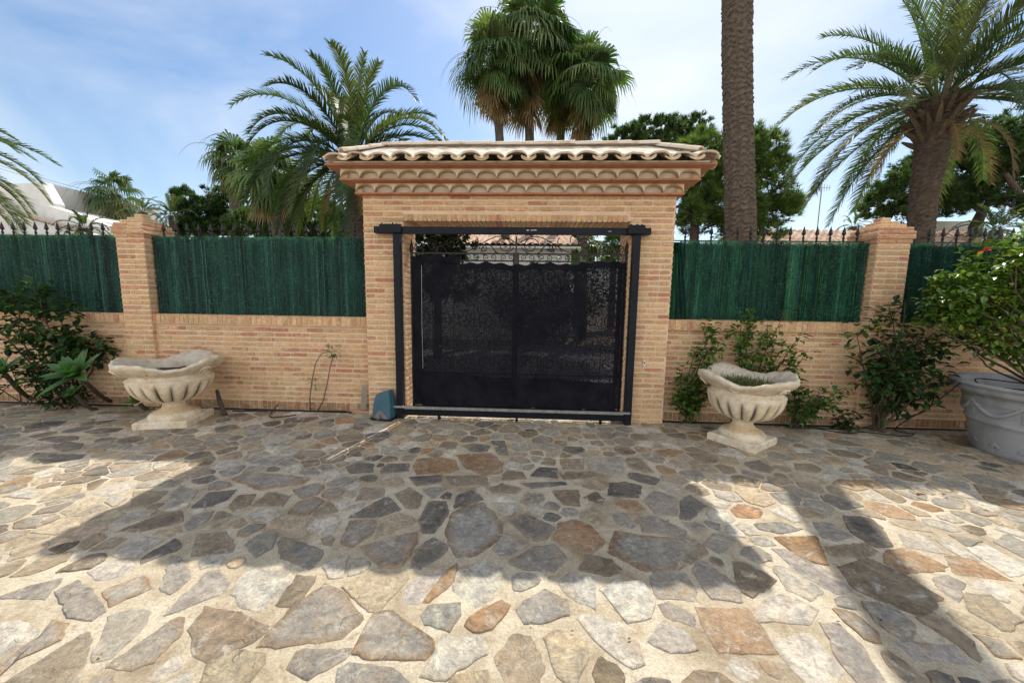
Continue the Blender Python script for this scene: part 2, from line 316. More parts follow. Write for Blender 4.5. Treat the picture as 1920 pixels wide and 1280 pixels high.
def paving():
    T = traced(); seeds = []; kept = []
    occ = {}
    for k, P in T:
        cx = sum(p[0] for p in P) / len(P); cy = sum(p[1] for p in P) / len(P)
        if any(inside(Q, cx, cy) for _, Q in kept): continue
        kept.append((k, P))
    fixed = []
    for k, P in kept:
        n = len(P)
        for i in range(n):
            a, b = P[i], P[(i + 1) % n]; L = math.hypot(b[0] - a[0], b[1] - a[1]); m = max(1, int(L / 0.07))
            cx = sum(p[0] for p in P) / n; cy = sum(p[1] for p in P) / n
            for j in range(m):
                x = a[0] + (b[0] - a[0]) * j / m; y = a[1] + (b[1] - a[1]) * j / m
                fixed.append((x + (cx - x) * 0.16, y + (cy - y) * 0.16))
        fixed.append((cx, cy))
    free = []; cell = {}
    def key(x, y): return (int(math.floor(x / 0.3)), int(math.floor(y / 0.3)))
    for i, (x, y) in enumerate(fixed): cell.setdefault(key(x, y), []).append((x, y, 0.06))
    tries = 0
    while tries < 90000:
        tries += 1
        x = rnd(PX0, PX1); y = rnd(PY0, PY1)
        inn = (-7.5 < x < 7.5 and 0.6 < y)
        r = (0.15 + 0.15 * random.random() ** 1.3) * (1.0 if inn else 1.3) if tries < 45000 else 0.095
        kx, ky = key(x, y); ok = True
        for dx in (-2, -1, 0, 1, 2):
            for dy in (-2, -1, 0, 1, 2):
                for (a, b, q) in cell.get((kx + dx, ky + dy), ()):
                    if (a - x) ** 2 + (b - y) ** 2 < (max(.055, 0.075 + .3 * (r - .12)) if q < 0.07 else (r + q) / 2) ** 2: ok = False; break
                if not ok: break
            if not ok: break
        if ok and any(inside(P, x, y) for _, P in kept if abs(P[0][0] - x) < 1.2 and abs(P[0][1] - y) < 1.2): ok = False
        if ok: cell.setdefault((kx, ky), []).append((x, y, r)); free.append((x, y, r))
    stones = [(k, P) for k, P in kept]
    keys = 'ddgggggonnnbbbbwwwwmm'
    for (x, y, r) in free:
        poly = [(x - .5, y - .5), (x + .5, y - .5), (x + .5, y + .5), (x - .5, y + .5)]
        kx, ky = key(x, y); g = random.choice((0.005, 0.008, 0.012, 0.017))
        for dx in (-3, -2, -1, 0, 1, 2, 3):
            for dy in (-3, -2, -1, 0, 1, 2, 3):
                for (a, b, q) in cell.get((kx + dx, ky + dy), ()):
                    if (a, b) == (x, y): continue
                    nx, ny = a - x, b - y; L = math.hypot(nx, ny)
                    if L > 1.0: continue
                    nx /= L; ny /= L
                    wgt = 0.5 + 0.12 * (r - q) / max(r, q) if q > 0.07 else 0.60
                    d = nx * x + ny * y + L * wgt - g
                    poly = clip_half(poly, nx, ny, d)
                    if len(poly) < 3: break
        poly = clip_half(poly, 0, 1, PY1 - 0.01) if len(poly) > 2 else poly
        if len(poly) >= 3:
            stones.append((random.choice(keys), poly))
    mb = MB()
    for k, P in stones:
        n = len(P); ar = 0.5 * sum(P[i][0] * P[(i + 1) % n][1] - P[(i + 1) % n][0] * P[i][1] for i in range(n))
        if ar < 0.0012: continue
        # rough-hewn outline: subdivide edges, round corners, add noise
        near = P[0][1] < 3.2 and abs(P[0][0]) < 5
        st = 0.035 if near else 0.06
        Q = []
        for i in range(n):
            a, b = P[i], P[(i + 1) % n]; L = math.hypot(b[0] - a[0], b[1] - a[1])
            if L < 0.012: continue
            m = max(1, int(round(L / st)))
            for j in range(m):
                t = (j + 0.12) / m
                Q.append((a[0] + (b[0] - a[0]) * t, a[1] + (b[1] - a[1]) * t))
        if len(Q) < 3: continue
        cx = sum(q[0] for q in Q) / len(Q); cy = sum(q[1] for q in Q) / len(Q)
        Q = [(x + (mnoise.noise(Vector((x * 22, y * 22, 0)))) * 0.011 + (mnoise.noise(Vector((x * 60, y * 60, 5)))) * 0.009,
              y + (mnoise.noise(Vector((x * 22, y * 22, 9)))) * 0.011 + (mnoise.noise(Vector((x * 60, y * 60, 15)))) * 0.009) for x, y in Q]
        base = STONE[k]; base = jit(base, 0.22)
        if k == 'm': c_in = jit(STONE['g'], .15); c_out = jit((0.27, 0.175, 0.10), .2)
        else:
            o2 = random.choice([base, base, jit(STONE['b'], .2), jit(STONE['g'], .2), jit(STONE['n'], .2)])
            c_in = base; c_out = tuple(base[i] * .7 + o2[i] * .3 for i in range(3))
        zt = 0.0045 + rnd(-0.002, 0.004); tx, ty = rnd(-.012, .012), rnd(-.012, .012)
        N = len(Q)
        def ring(s, z, col):
            out = []
            for x, y in Q:
                X, Y = cx + (x - cx) * s, cy + (y - cy) * s
                out.append(mb.vert((X, Y, z + (X - cx) * tx + (Y - cy) * ty if z > 0 else z), col))
            return out
        rim = 0.008 / max(0.05, math.sqrt(ar))
        r0 = ring(1.0, -0.01, c_out); r1 = ring(1 - rim * .3, zt - 0.003, c_out); r2 = ring(1 - rim * 1.4, zt, c_out); r3 = ring(0.62 + rnd(-.1, .1), zt + 0.001, c_in)
        for a, b in ((r0, r1), (r1, r2), (r2, r3)):
            for j in range(N): mb.face((a[j], a[(j + 1) % N], b[(j + 1) % N], b[j]))
        ce = mb.vert((cx, cy, zt + 0.001), c_in)
        for j in range(N): mb.face((r3[j], r3[(j + 1) % N], ce))
    # stone material: cleft slate, veins, lime bloom from the pointing
    m, nt, b, out = new_mat('split_flagstone')
    a = nd(nt, 'ShaderNodeAttribute', attribute_name='col')
    n1 = noise_n(nt, 9, 10, 0.68, dist=1.2)
    c = mixc(nt, 1.0, a.outputs['Color'], ramp(nt, n1, [(0.30, (0.55, 0.55, 0.57)), (0.5, (1, 1, 1)), (0.72, (1.6, 1.5, 1.32))]), 'MULTIPLY')
    n2 = noise_n(nt, 3.1, 8, 0.65, dist=1.5)
    c = mixc(nt, ramp(nt, n2, [(0.53, (0, 0, 0)), (0.66, (0.7,) * 3)]), c, (0.33, 0.225, 0.135))
    n3 = noise_n(nt, 8, 12, 0.75, dist=1.0)
    c = mixc(nt, ramp(nt, n3, [(0.55, (0, 0, 0)), (0.64, (0.75,) * 3)]), c, (0.56, 0.53, 0.46))
    n3b = noise_n(nt, 1.3, 5, 0.6)
    c = mixc(nt, ramp(nt, n3b, [(0.40, (0, 0, 0)), (0.66, (0.42,) * 3)]), c, (0.52, 0.45, 0.34))
    n8 = noise_n(nt, 38, 10, 0.82, dist=0.6)
    c = mixc(nt, 1.0, c, ramp(nt, n8, [(0.33, (0.55, 0.53, 0.50)), (0.5, (0.98, 0.98, 0.98)), (0.66, (1.35, 1.32, 1.25))]), 'MULTIPLY')
    n9 = noise_n(nt, 15, 9, 0.75, dist=1.8)
    c = mixc(nt, ramp(nt, n9, [(0.55, (0, 0, 0)), (0.63, (0.6,) * 3)]), c, (0.40, 0.27, 0.15))
    # dark cleft lines running across the stones
    geo = nd(nt, 'ShaderNodeNewGeometry'); wn = nd(nt, 'ShaderNodeTexNoise'); wn.inputs['Scale'].default_value = 4; nt.links.new(geo.outputs['Position'], wn.inputs[0])
    ad = nd(nt, 'ShaderNodeVectorMath', operation='MULTIPLY_ADD'); nt.links.new(wn.outputs['Color'], ad.inputs[0]); ad.inputs[1].default_value = (.35, .35, .35); nt.links.new(geo.outputs['Position'], ad.inputs[2])
    vo = nd(nt, 'ShaderNodeTexVoronoi', feature='DISTANCE_TO_EDGE'); vo.inputs['Scale'].default_value = 5.5; nt.links.new(ad.outputs[0], vo.inputs['Vector'])
    cr = ramp(nt, vo.outputs['Distance'], [(0.0, (1, 1, 1)), (0.013, (0, 0, 0))])
    ck = mixc(nt, 1.0, cr, ramp(nt, noise_n(nt, 5, 3), [(0.56, (0, 0, 0)), (0.66, (0.6,) * 3)]), 'MULTIPLY')
    c = mixc(nt, ck, c, (0.06, 0.05, 0.04))
    nt.links.new(c, b.inputs['Base Color']); b.inputs['Roughness'].default_value = 0.7
    b.inputs['Specular IOR Level'].default_value = 0.3
    mus = noise_n(nt, 10, 14, 0.72, dist=1.4)
    h = nd(nt, 'ShaderNodeMath', operation='MULTIPLY_ADD'); nt.links.new(ck, h.inputs[0]); h.inputs[1].default_value = -0.35; nt.links.new(mus, h.inputs[2])
    h2 = nd(nt, 'ShaderNodeMath', operation='MULTIPLY_ADD'); nt.links.new(n8, h2.inputs[0]); h2.inputs[1].default_value = 0.22; nt.links.new(h.outputs[0], h2.inputs[2])
    bump_n(nt, b, h2.outputs[0], 1.0, 0.026)
    stone = m
    o = mb.build('paving_stones', stone); tag(o, kind='structure', label='irregular slate and sandstone flags of the driveway')
    # mortar bed
    m, nt, b, out = new_mat('pale_mortar')
    n1 = noise_n(nt, 2.3, 8, 0.65, dist=0.8)
    c = ramp(nt, n1, [(0.32, (0.30, 0.235, 0.155)), (0.45, (0.48, 0.405, 0.285)), (0.6, (0.62, 0.55, 0.42))])
    n2 = noise_n(nt, 18, 6, 0.7)
    c = mixc(nt, ramp(nt, n2, [(0.5, (0, 0, 0)), (0.8, (0.6,) * 3)]), c, (0.34, 0.27, 0.19))
    n4 = noise_n(nt, 5.5, 10, 0.7, dist=2.0)
    c = mixc(nt, ramp(nt, n4, [(0.55, (0, 0, 0)), (0.68, (0.7,) * 3)]), c, (0.30, 0.215, 0.13))
    n5 = noise_n(nt, 70, 6, 0.85)
    c = mixc(nt, 1.0, c, ramp(nt, n5, [(0.32, (0.60, 0.57, 0.54)), (0.56, (1.08, 1.08, 1.08))]), 'MULTIPLY')
    nt.links.new(c, b.inputs['Base Color']); b.inputs['Roughness'].default_value = 0.9
    bump_n(nt, b, noise_n(nt, 14, 12, 0.75), 1.0, 0.02)
    mb = MB(); nx, ny = 130, 50
    g = [[mb.vert((PX0 + (PX1 - PX0) * i / nx, PY0 + (PY1 - PY0) * j / ny, 0.003 * mnoise.noise(Vector((i * .9, j * .9, 0))))) for i in range(nx + 1)] for j in range(ny + 1)]
    for j in range(ny):
        for i in range(nx): mb.face((g[j][i], g[j][i + 1], g[j + 1][i + 1], g[j + 1][i]))
    tag(mb.build('paving', m, smooth=True), kind='structure', label='pale mortar bed between the flagstones')
paving()
def ground():
    m = M_simple('dry_ground', (0.20, 0.16, 0.11), (0.34, 0.28, 0.20), 0.7, 1.0, 0.5, 8, 0.02)
    mb = MB(); s = 3000
    mb.poly([(-s, -s, -0.05), (s, -s, -0.05), (s, s, -0.05), (-s, s, -0.05)])
    tag(mb.build('ground', m), kind='structure')
    m = M_simple('street_concrete', (0.36, 0.33, 0.28), (0.48, 0.44, 0.38), 1.5, 0.95, 0.4, 30, 0.005)
    mb = MB(); mb.box((-40, 5.12, -0.3), (40, 7.4, -0.012)); tag(mb.build('pavement', m), kind='structure')
    m = M_simple('dusty_asphalt', (0.17, 0.16, 0.145), (0.30, 0.28, 0.25), 4, 0.95, 0.5, 90, 0.005)
    mb = MB(); mb.box((-40, 7.4, -0.3), (40, 12.6, -0.03)); tag(mb.build('road', m), kind='structure')
    mb = MB()
    mb.box((-13, 4.80, -0.1), (-2.2, 4.92, -0.004)); mb.box((1.80, 4.80, -0.1), (13, 4.92, -0.004))
    tag(mb.build('soil_bed', 'soil'), kind='structure')
ground()

# ------------------------------------------------------------------ brickwork
BR = [(0.64, 0.415, 0.225), (0.64, 0.395, 0.21), (0.69, 0.47, 0.27), (0.61, 0.325, 0.19), (0.54, 0.255, 0.155), (0.64, 0.43, 0.235), (0.59, 0.39, 0.21), (0.66, 0.42, 0.23), (0.67, 0.45, 0.25), (0.62, 0.40, 0.22)]
def brick_col(): return jit(random.choice(BR), 0.14)
def brick(mb, O, U, N, u0, u1, z0, z1, dep=0.007, col=None, vert=False):
    """one hand-made brick face standing proud of the mortar: wavy top and bottom edge"""
    col = col or brick_col(); L = u1 - u0; n = max(2, int(L / 0.045)) if not vert else 1
    Z = Vector((0, 0, 1)); dd = dep + rnd(-0.002, 0.003)
    def P(u, z, d): return O + U * u + Z * z + N * d
    fr = []; bk = []
    ph = rnd(0, 50)
    for i in range(n + 1):
        u = u0 + L * i / n; e = 0.0035
        a = z0 + mnoise.noise(Vector((u * 17 + ph, z0 * 7, 1))) * e * 1.6 + (0.003 if i in (0, n) else 0)
        b = z1 + mnoise.noise(Vector((u * 17 + ph, z1 * 7, 4))) * e * 1.6 - (0.003 if i in (0, n) else 0)
        uu = u + rnd(-.002, .002) if 0 < i < n else u
        fr.append((mb.vert(P(uu, a + .003, dd + rnd(-.001, .001)), col), mb.vert(P(uu, b - .003, dd + rnd(-.001, .001)), col)))
        bk.append((mb.vert(P(uu, a - .001, -0.003), col), mb.vert(P(uu, b + .001, -0.003), col)))
    for i in range(n):
        mb.face((fr[i][0], fr[i + 1][0], fr[i + 1][1], fr[i][1]), 1)
        mb.face((bk[i][0], bk[i + 1][0], fr[i + 1][0], fr[i][0]), 1)
        mb.face((fr[i][1], fr[i + 1][1], bk[i + 1][1], bk[i][1]), 1)
    mb.face((bk[0][0], fr[0][0], fr[0][1], bk[0][1]), 1); mb.face((fr[n][0], bk[n][0], bk[n][1], fr[n][1]), 1)
PITCHZ = 0.0685
def brick_face(mb, O, U, N, Lu, z0, z1, blen=0.245, joint=0.018, start=0, zz0=0.0, pal=None):
    O = Vector(O); U = Vector(U); N = Vector(N)
    k = int(math.ceil((z0 - zz0) / PITCHZ - 1e-6)) + start
    z = zz0 + PITCHZ * (k - start)
    while z + 0.03 < z1:
        b = z + 0.046; b = min(b, z1)
        u = -((k % 2) * 0.5 + (0.2 * ((k * 7919) % 5) / 5 if Lu > 1 else 0)) * blen
        while u < Lu - 0.02:
            L = blen - joint
            if random.random() < 0.12: L = blen * 0.5 - joint
            a, e = max(u, 0.003), min(u + L, Lu - 0.003)
            if e - a > 0.03: brick(mb, O, U, N, a, e, z + rnd(-.0015, .0015), b + rnd(-.0015, .0015))
            u += L + joint * rnd(0.7, 1.3)
        z += PITCHZ; k += 1
def soldier_face(mb, O, U, N, Lu, z0, z1, w=0.058, joint=0.012, dep=0.007, pal=0.95):
    O = Vector(O); U = Vector(U); N = Vector(N); u = 0.004
    while u < Lu - 0.02:
        ww = w * rnd(0.85, 1.15); e = min(u + ww, Lu - 0.003)
        c = brick_col(); brick(mb, O, U, N, u, e, z0 + rnd(0, .004), z1 - rnd(0, .004), dep, tuple(x * pal for x in c), True)
        u = e + joint
X, Y_, Z_ = Vector((1, 0, 0)), Vector((0, 1, 0)), Vector((0, 0, 1))

def wall_run(name, x0, x1, ztop, label):
    """low brick wall with a projecting coping of bricks on edge"""
    t = thing(name, label, 'wall', ((x0 + x1) / 2, 5.0, 0))
    mb = MB(); mb.box((x0, 4.90, -0.1), (x1, 5.12, ztop - 0.13), 0)
    brick_face(mb, (x0, 4.90, 0), X, -Y_, x1 - x0, 0.125, ztop - 0.135)
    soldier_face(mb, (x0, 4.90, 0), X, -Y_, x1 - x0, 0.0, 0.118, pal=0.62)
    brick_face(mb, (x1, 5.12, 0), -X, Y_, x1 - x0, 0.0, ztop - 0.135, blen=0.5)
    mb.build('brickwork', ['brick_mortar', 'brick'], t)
    mb = MB(); mb.box((x0, 4.868, ztop - 0.13), (x1, 5.15, ztop), 0)
    soldier_face(mb, (x0, 4.868, 0), X, -Y_, x1 - x0, ztop - 0.128, ztop - 0.002, pal=1.03)
    # brick tops on the coping
    u = x0 + .004
    while u < x1 - .03:
        ww = 0.058 * rnd(.85, 1.15); mb.box((u, 4.862, ztop - .004), (min(u + ww, x1 - .003), 5.148, ztop + .005 + rnd(0, .002)), 1, brick_col()); u += ww + 0.012
    mb.build('coping', ['brick_mortar', 'brick'], t)
    return t
wall_run('garden_wall', -12.5, -5.58, 1.305, 'low tan brick wall behind the leafy shrub, left of the left brick pillar')
wall_run('garden_wall', -5.19, -2.125, 1.305, 'low tan brick wall behind the wide stone urn, between left pillar and gateway')
wall_run('garden_wall', 1.76, 4.26, 1.345, 'low shaded brick wall behind the narrower stone urn, right of the gateway')
wall_run('garden_wall', 4.64, 12.5, 1.345, 'low brick wall behind the grey planter, right of the right pillar')

def pillar(x0, x1, label, tipx):
    t = thing('brick_pillar', label, 'pillar', ((x0 + x1) / 2, 5.05, 0), 'brick pillars of the garden wall')
    y0, y1 = 4.85, 5.25; w_ = x1 - x0; d = y1 - y0; zt = 2.33
    mb = MB(); mb.box((x0, y0, -0.05), (x1, y1, zt), 0)
    for O, U, N, L in (((x0, y0, 0), X, -Y_, w_), ((x1, y0, 0), Y_, X, d), ((x1, y1, 0), -X, Y_, w_), ((x0, y1, 0), -Y_, -X, d)):
        brick_face(mb, O, U, N, L, 0.0, zt, blen=0.27)
    mb.build('shaft', ['brick_mortar', 'brick'], t)
    mb = MB(); z = zt; cx, cy = (x0 + x1) / 2, (y0 + y1) / 2; s = 1.0
    for k, (gx, h) in enumerate(((1.05, .05), (1.14, .05), (1.14, .045), (1.04, .05), (.80, .045), (.54, .04), (.27, .055))):
        hx, hy = w_ / 2 * gx, d / 2 * gx
        mb.box((cx - hx, cy - hy, z + .0005), (cx + hx, cy + hy, z + h), 0)
        for O, U, N, L in (((cx - hx, cy - hy, 0), X, -Y_, 2 * hx), ((cx + hx, cy - hy, 0), Y_, X, 2 * hy), ((cx + hx, cy + hy, 0), -X, Y_, 2 * hx), ((cx - hx, cy + hy, 0), -Y_, -X, 2 * hy)):
            n = max(1, round(L / .21)); O = Vector(O)
            for i in range(n): brick(mb, O, U, N, L * i / n + .006, L * (i + 1) / n - .006, z + .004, z + h - .006, 0.009, tuple(c * 1.0 for c in jit(random.choice(BR[2:6]), .15)))
        z += h
    mb.build('cap', ['brick_mortar', 'brick'], t)
pillar(-5.58, -5.19, 'tan brick pillar with stepped pointed cap, left of the gateway', -5.3)
pillar(4.26, 4.64, 'tan brick pillar with stepped cap, right of the gateway beside the sunlit bush', 4.4)

# ------------------------------------------------------------------ gateway
YF, YB = 4.74, 5.22
GX0, GX1, OX0, OX1 = -2.12, 1.755, -1.612, 1.225
ZL, ZT = 2.555, 2.85
gw = thing('brick_gateway', 'big tan brick gateway with curved tile cornice and hipped tile roof', 'gateway', (-0.18, 4.98, 0))
for xa, xb in ((GX0, OX0), (OX1, GX1)):
    mb = MB(); mb.box((xa, YF, -0.05), (xb, YB, ZT), 0)
    brick_face(mb, (xa, YF, 0), X, -Y_, xb - xa, 0.0, ZT, blen=0.262)
    brick_face(mb, (xb, YF, 0), Y_, X, YB - YF, 0.0, ZT if xb > 1.5 else ZL, blen=0.25)
    brick_face(mb, (xa, YB, 0), -Y_, -X, YB - YF, 0.0, ZT if xa < -2 else ZL, blen=0.25)
    brick_face(mb, (xb, YB, 0), -X, Y_, xb - xa, 0.0, ZT, blen=0.262)
    mb.build('pier', ['brick_mortar', 'brick'], gw)
mb = MB(); mb.box((OX0, YF + .001, ZL), (OX1, YB - .001, ZT - .001), 0)
Lw = OX1 - OX0
brick_face(mb, (OX0, YF, 0), X, -Y_, Lw, ZL + 0.075, ZT, blen=0.262)
brick_face(mb, (OX1, YB, 0), -X, Y_, Lw, ZL + 0.075, ZT, blen=0.262)
mb.build('lintel', ['brick_mortar', 'brick'], gw)
mb = MB(); u = 0.004
while u < Lw - .03:     # header course of the lintel: whole bricks seen from the front and from below
    ww = 0.05 * rnd(.85, 1.15); e = min(u + ww, Lw - .003); c = brick_col()
    mb.box((OX0 + u, YF - .009, ZL - .014), (OX0 + e, YF + .235, ZL + .066), 0, c)
    mb.box((OX0 + u, YF + .247, ZL - .014 + rnd(-.001, .001)), (OX0 + e, YB + .009, ZL + .066), 0, jit(c, .1))
    u = e + .012
mb.build('header_course', ['brick'], gw)

def scallops(x0, x1, y0, y1, zb, zt, pitch, rad, rim):
    """one cornice tier: rows of half-round tile ends bedded in cream render, on a flat red tile"""
    mb = MB()
    def side(A, B, inn):
        A = Vector(A); B = Vector(B); L = (B - A).length; U = (B - A) / L; n = max(1, int(round(L / pitch))); p = L / n
        S = 14
        for i in range(n):
            c0 = i * p; low = []
            for k in range(S + 1):
                t = k / S; u = c0 + p * t; s_ = (t - .5) * 2
                h = rad * math.sqrt(max(0.0, 1 - abs(s_) ** 2.2)) * (1 + 0.03 * math.sin(i * 5.1))
                low.append((u, h))
            # front face (cream) above the arch
            for (u0, h0), (u1, h1) in zip(low, low[1:]):
                a = A + U * u0 + Z_ * (h0 + rim + 0.004); b = A + U * u1 + Z_ * (h1 + rim + 0.004); H = zt - zb
                a.z = min(a.z, A.z + H); b.z = min(b.z, A.z + H)
                mb.poly([a, b, A + U * u1 + Z_ * H, A + U * u0 + Z_ * H], 0)
                # tile rim, stands 5 mm proud
                a2 = A + U * u0 + Z_ * h0 - inn * .006; b2 = A + U * u1 + Z_ * h1 - inn * .006
                a3 = A + U * u0 + Z_ * (h0 + rim) - inn * .006; b3 = A + U * u1 + Z_ * (h1 + rim) - inn * .006
                mb.poly([a2, b2, b3, a3], 1); mb.poly([a3, b3, b3 + inn * .012, a3 + inn * .012], 1)
                mb.poly([a2, b2, b2 + inn * .085, a2 + inn * .085], 1)
            # filled-in tile end, set back
            pts = [A + U * u_ + Z_ * h_ + inn * .065 for u_, h_ in low] + [A + U * (c0 + p) + inn * .065, A + U * c0 + inn * .065]
            mb.poly(pts, 0)
        mb.poly([A + Z_ * (zt - zb), B + Z_ * (zt - zb), B + Z_ * (zt - zb) + inn * .2, A + Z_ * (zt - zb) + inn * .2], 0)
    side((x0, y0, zb), (x1, y0, zb), Y_); side((x1, y0, zb), (x1, y1, zb), -X)
    side((x1, y1, zb), (x0, y1, zb), -Y_); side((x0, y1, zb), (x0, y0, zb), X)
    mb.box((x0 + .09, y0 + .09, zb), (x1 - .09, y1 - .09, zt - .001), 0)
    return mb
def flat_tiles(x0, x1, y0, y1, z0, z1):
    mb = MB(); u = x0
    while u < x1 - .01:
        e = min(u + 0.295, x1); dz = rnd(0, .003)
        mb.box((u + .002, y0 - rnd(0, .004), z0 + dz), (e - .002, y1, z1 + dz), 0); u = e
    return mb
bot = ZT
for k, (ov, h) in enumerate(((0.06, 0.104), (0.185, 0.108))):
    flat_tiles(GX0 - ov - .012, GX1 + ov + .012, YF - ov - .012, YB + ov + .012, bot, bot + .018).build('flat_tile_course', 'terracotta', gw)
    scallops(GX0 - ov, GX1 + ov, YF - ov, YB + ov, bot + .022, bot + .022 + h, 0.238, 0.083, 0.012).build('scalloped_cornice', ['cream', 'tile_rim'], gw)
    bot += .022 + h + .001
flat_tiles(GX0 - .31, GX1 + .31, YF - .31, YB + .31, bot, bot + .02).build('flat_tile_course', 'terracotta', gw)
ZE = bot + .021
EX0, EX1, EY0, EY1 = GX0 - .27, GX1 + .29, YF - .40, YB + .40
YR = (EY0 + EY1) / 2; ZR = 3.52; RX0, RX1 = -1.93, 1.56
def roof():
    PT = 0.262
    mb = MB()
    def slope(A, B, C_, D, nU):        # A,B eave corners; C_,D ridge ends above B,A
        A, B, C_, D = map(Vector, (A, B, C_, D)); L = (B - A).length; n = max(2, int(round(L / PT)));
        nu = n * 12; nv = 12; rows = []
        U = (B - A).normalized(); Nn = (B - A).cross(D - A).normalized()
        if Nn.z < 0: Nn = -Nn
        for j in range(nv + 1):
            t = j / nv; row = []
            for i in range(nu + 1):
                s_ = i / nu; e = A.lerp(B, s_); p = e + ((D - A) * (1 - s_) + (C_ - B) * s_) * t
                # keep corrugation straight up the slope
                q = (p - A).dot(U) / L * n
                f = q - math.floor(q); h = math.sqrt(max(0, 1 - (2 * f - 1) ** 2)) * (.86 + .28 * ((math.floor(q) * 0.6180339) % 1.0))
                amp = 0.075 * max(0.06, 1 - t * 2.6)
                step = 0.0
                w_ = mnoise.noise(p * 7) * 0.008 + mnoise.noise(p * 22) * 0.004
                p = p + Nn * (h * amp + w_ + step * 0.6)
                row.append(p)
            rows.append(row)
        for dz, flip in ((0, False), (-0.02, True)):
            idx = [[mb.vert(p + Nn * dz) for p in row] for row in rows]
            for j in range(nv):
                for i in range(nu):
                    mb.face((idx[j][i], idx[j][i + 1], idx[j + 1][i + 1], idx[j + 1][i]), 0 if j > 1 else 1)
            if not flip: first = idx[0]
            else:
                for i in range(nu): mb.face((idx[0][i], idx[0][i + 1], first[i + 1], first[i]), 1)
        # channel tiles peeping out below the cover tiles: stacked crescents
        out = (U.cross(Z_)).normalized(); up = (D - A + C_ - B).normalized()
        if out.dot(up) > 0: out = -out
        for i in range(n + 1):
            if i in (0, n): continue
            c = A + U * (i * L / n)
            for lay, (ext, dz) in enumerate(((0.050, -0.012), (0.032, 0.006))):
                S = 8; r = 0.092 - lay * .006; a0 = R(205); a1 = R(335); prof = []
                tilt = rnd(-.22, .22); te = rnd(-.014, .012)
                for k in range(S + 1):
                    a = a0 + (a1 - a0) * k / S + tilt
                    prof.append((math.cos(a) * r, math.sin(a) * r * 0.72 + r * .42))
                o_ = []; i_ = []
                for (u, z) in prof:
                    th = 0.014
                    P0 = c + U * u + Z_ * (z + dz) + out * (ext + te); P1 = P0 - out * .22 + Z_ * .11
                    o_.append((mb.vert(P0), mb.vert(P1), mb.vert(P0 + Z_ * th), mb.vert(P1 + Z_ * th)))
                for k in range(S):
                    a, b = o_[k], o_[k + 1]
                    mb.face((a[0], b[0], b[1], a[1]), 1); mb.face((a[2], a[3], b[3], b[2]), 1); mb.face((a[0], a[2], b[2], b[0]), 2)
        # bed of mortar under the tiles
    z = ZE + 0.020
    slope((EX0, EY0, z), (EX1, EY0, z), (RX1, YR, ZR), (RX0, YR, ZR), 1)
    slope((EX1, EY0, z), (EX1, EY1, z), (RX1, YR, ZR), (RX1, YR, ZR), 1)
    slope((EX1, EY1, z), (EX0, EY1, z), (RX0, YR, ZR), (RX1, YR, ZR), 1)
    slope((EX0, EY1, z), (EX0, EY0, z), (RX0, YR, ZR), (RX0, YR, ZR), 1)
    mb.build('tiled_roof', ['roof_mortar', 'roof_tile', 'tile_rim'], gw)
    mb = MB(); mb.box((EX0 + .07, EY0 + .07, ZE + .0), (EX1 - .07, EY1 - .07, ZE + .016)); 
    mb.build('mortar_bed', 'roof_mortar', gw)
    # ridge and hip tiles: overlapping half-rounds
    mb = MB()
    def run(A, B, nn, r0=0.075):
        A, B = Vector(A), Vector(B); d = (B - A).normalized(); u = d.cross(Z_).normalized(); w_ = u.cross(d)
        if w_.z < 0: w_ = -w_
        L = (B - A).length
        for k in range(nn):
            a = A + d * (L * k / nn - .02); b = A + d * (L * (k + 1) / nn + .02); S = 10
            z_ = rnd(-.004, .004)
            ra, rb = r0 * 1.10, r0 * .92; pr = []
            for i in range(S + 1):
                t = PI * i / S
                pr.append([mb.vert(a + u * math.cos(t) * ra + w_ * (math.sin(t) * ra * .8 + z_)), mb.vert(b + u * math.cos(t) * rb + w_ * (math.sin(t) * rb * .8 + z_)),
                           mb.vert(a + u * math.cos(t) * (ra - .014) + w_ * (math.sin(t) * (ra - .014) * .8 + z_)), mb.vert(b + u * math.cos(t) * (rb - .014) + w_ * (math.sin(t) * (rb - .014) * .8 + z_))])
            for p, q in zip(pr, pr[1:]):
                mb.face((p[0], q[0], q[1], p[1])); mb.face((p[2], p[3], q[3], q[2])); mb.face((p[0], p[2], q[2], q[0])); mb.face((p[1], q[1], q[3], p[3]))
    zc = ZE + .06
    run((RX1, YR, ZR + .0), (RX0, YR, ZR + .0), 10)
    for a, b in (((RX0, YR), (EX0, EY0)), ((RX0, YR), (EX0, EY1)), ((RX1, YR), (EX1, EY0)), ((RX1, YR), (EX1, EY1))):
        s_ = Vector((a[0], a[1], ZR)); e = Vector((b[0], b[1], zc)).lerp(s_, .30); run(e, s_, 3, .062)
    mb.build('ridge_tiles', 'roof_tile', gw)
roof()

# ------------------------------------------------------------------ railings and green brushwood screens
def spear(x, y, z0, z1):
    mb = MB(); s = 0.007
    mb.box((x - s, y - s, z0), (x + s, y + s, z1 - .19))
    pr = [(.007, 0), (.013, .012), (.010, .03), (.017, .045), (.009, .06), (.008, .075), (.024, .095), (.020, .115), (.011, .155), (.001, .195)]
    mb.lathe([(r, z1 - .195 + h) for r, h in pr], 8, o=(x, y, 0))
    return mb
def railing(x0, x1, zr, ztip, n, label, low):
    t = thing('iron_railing', label, 'railing', ((x0 + x1) / 2, 5.06, low), 'black iron railings on the garden wall')
    for z in (zr, low + .12):
        mb = MB(); mb.box((x0, 5.045, z - .006), (x1, 5.075, z + .006)); mb.build('rail', 'iron', t)
    me = None
    for i in range(n):
        x = x0 + (x1 - x0) * (i + .5) / n
        if me is None:
            o = spear(x, 5.06, low - .02, ztip).build('spear_bar', 'iron', t, smooth=False); xx = x; me = o
        else:
            o = me.copy(); COL.objects.link(o); o.location.x += x - xx
        o.rotation_euler.z = 0
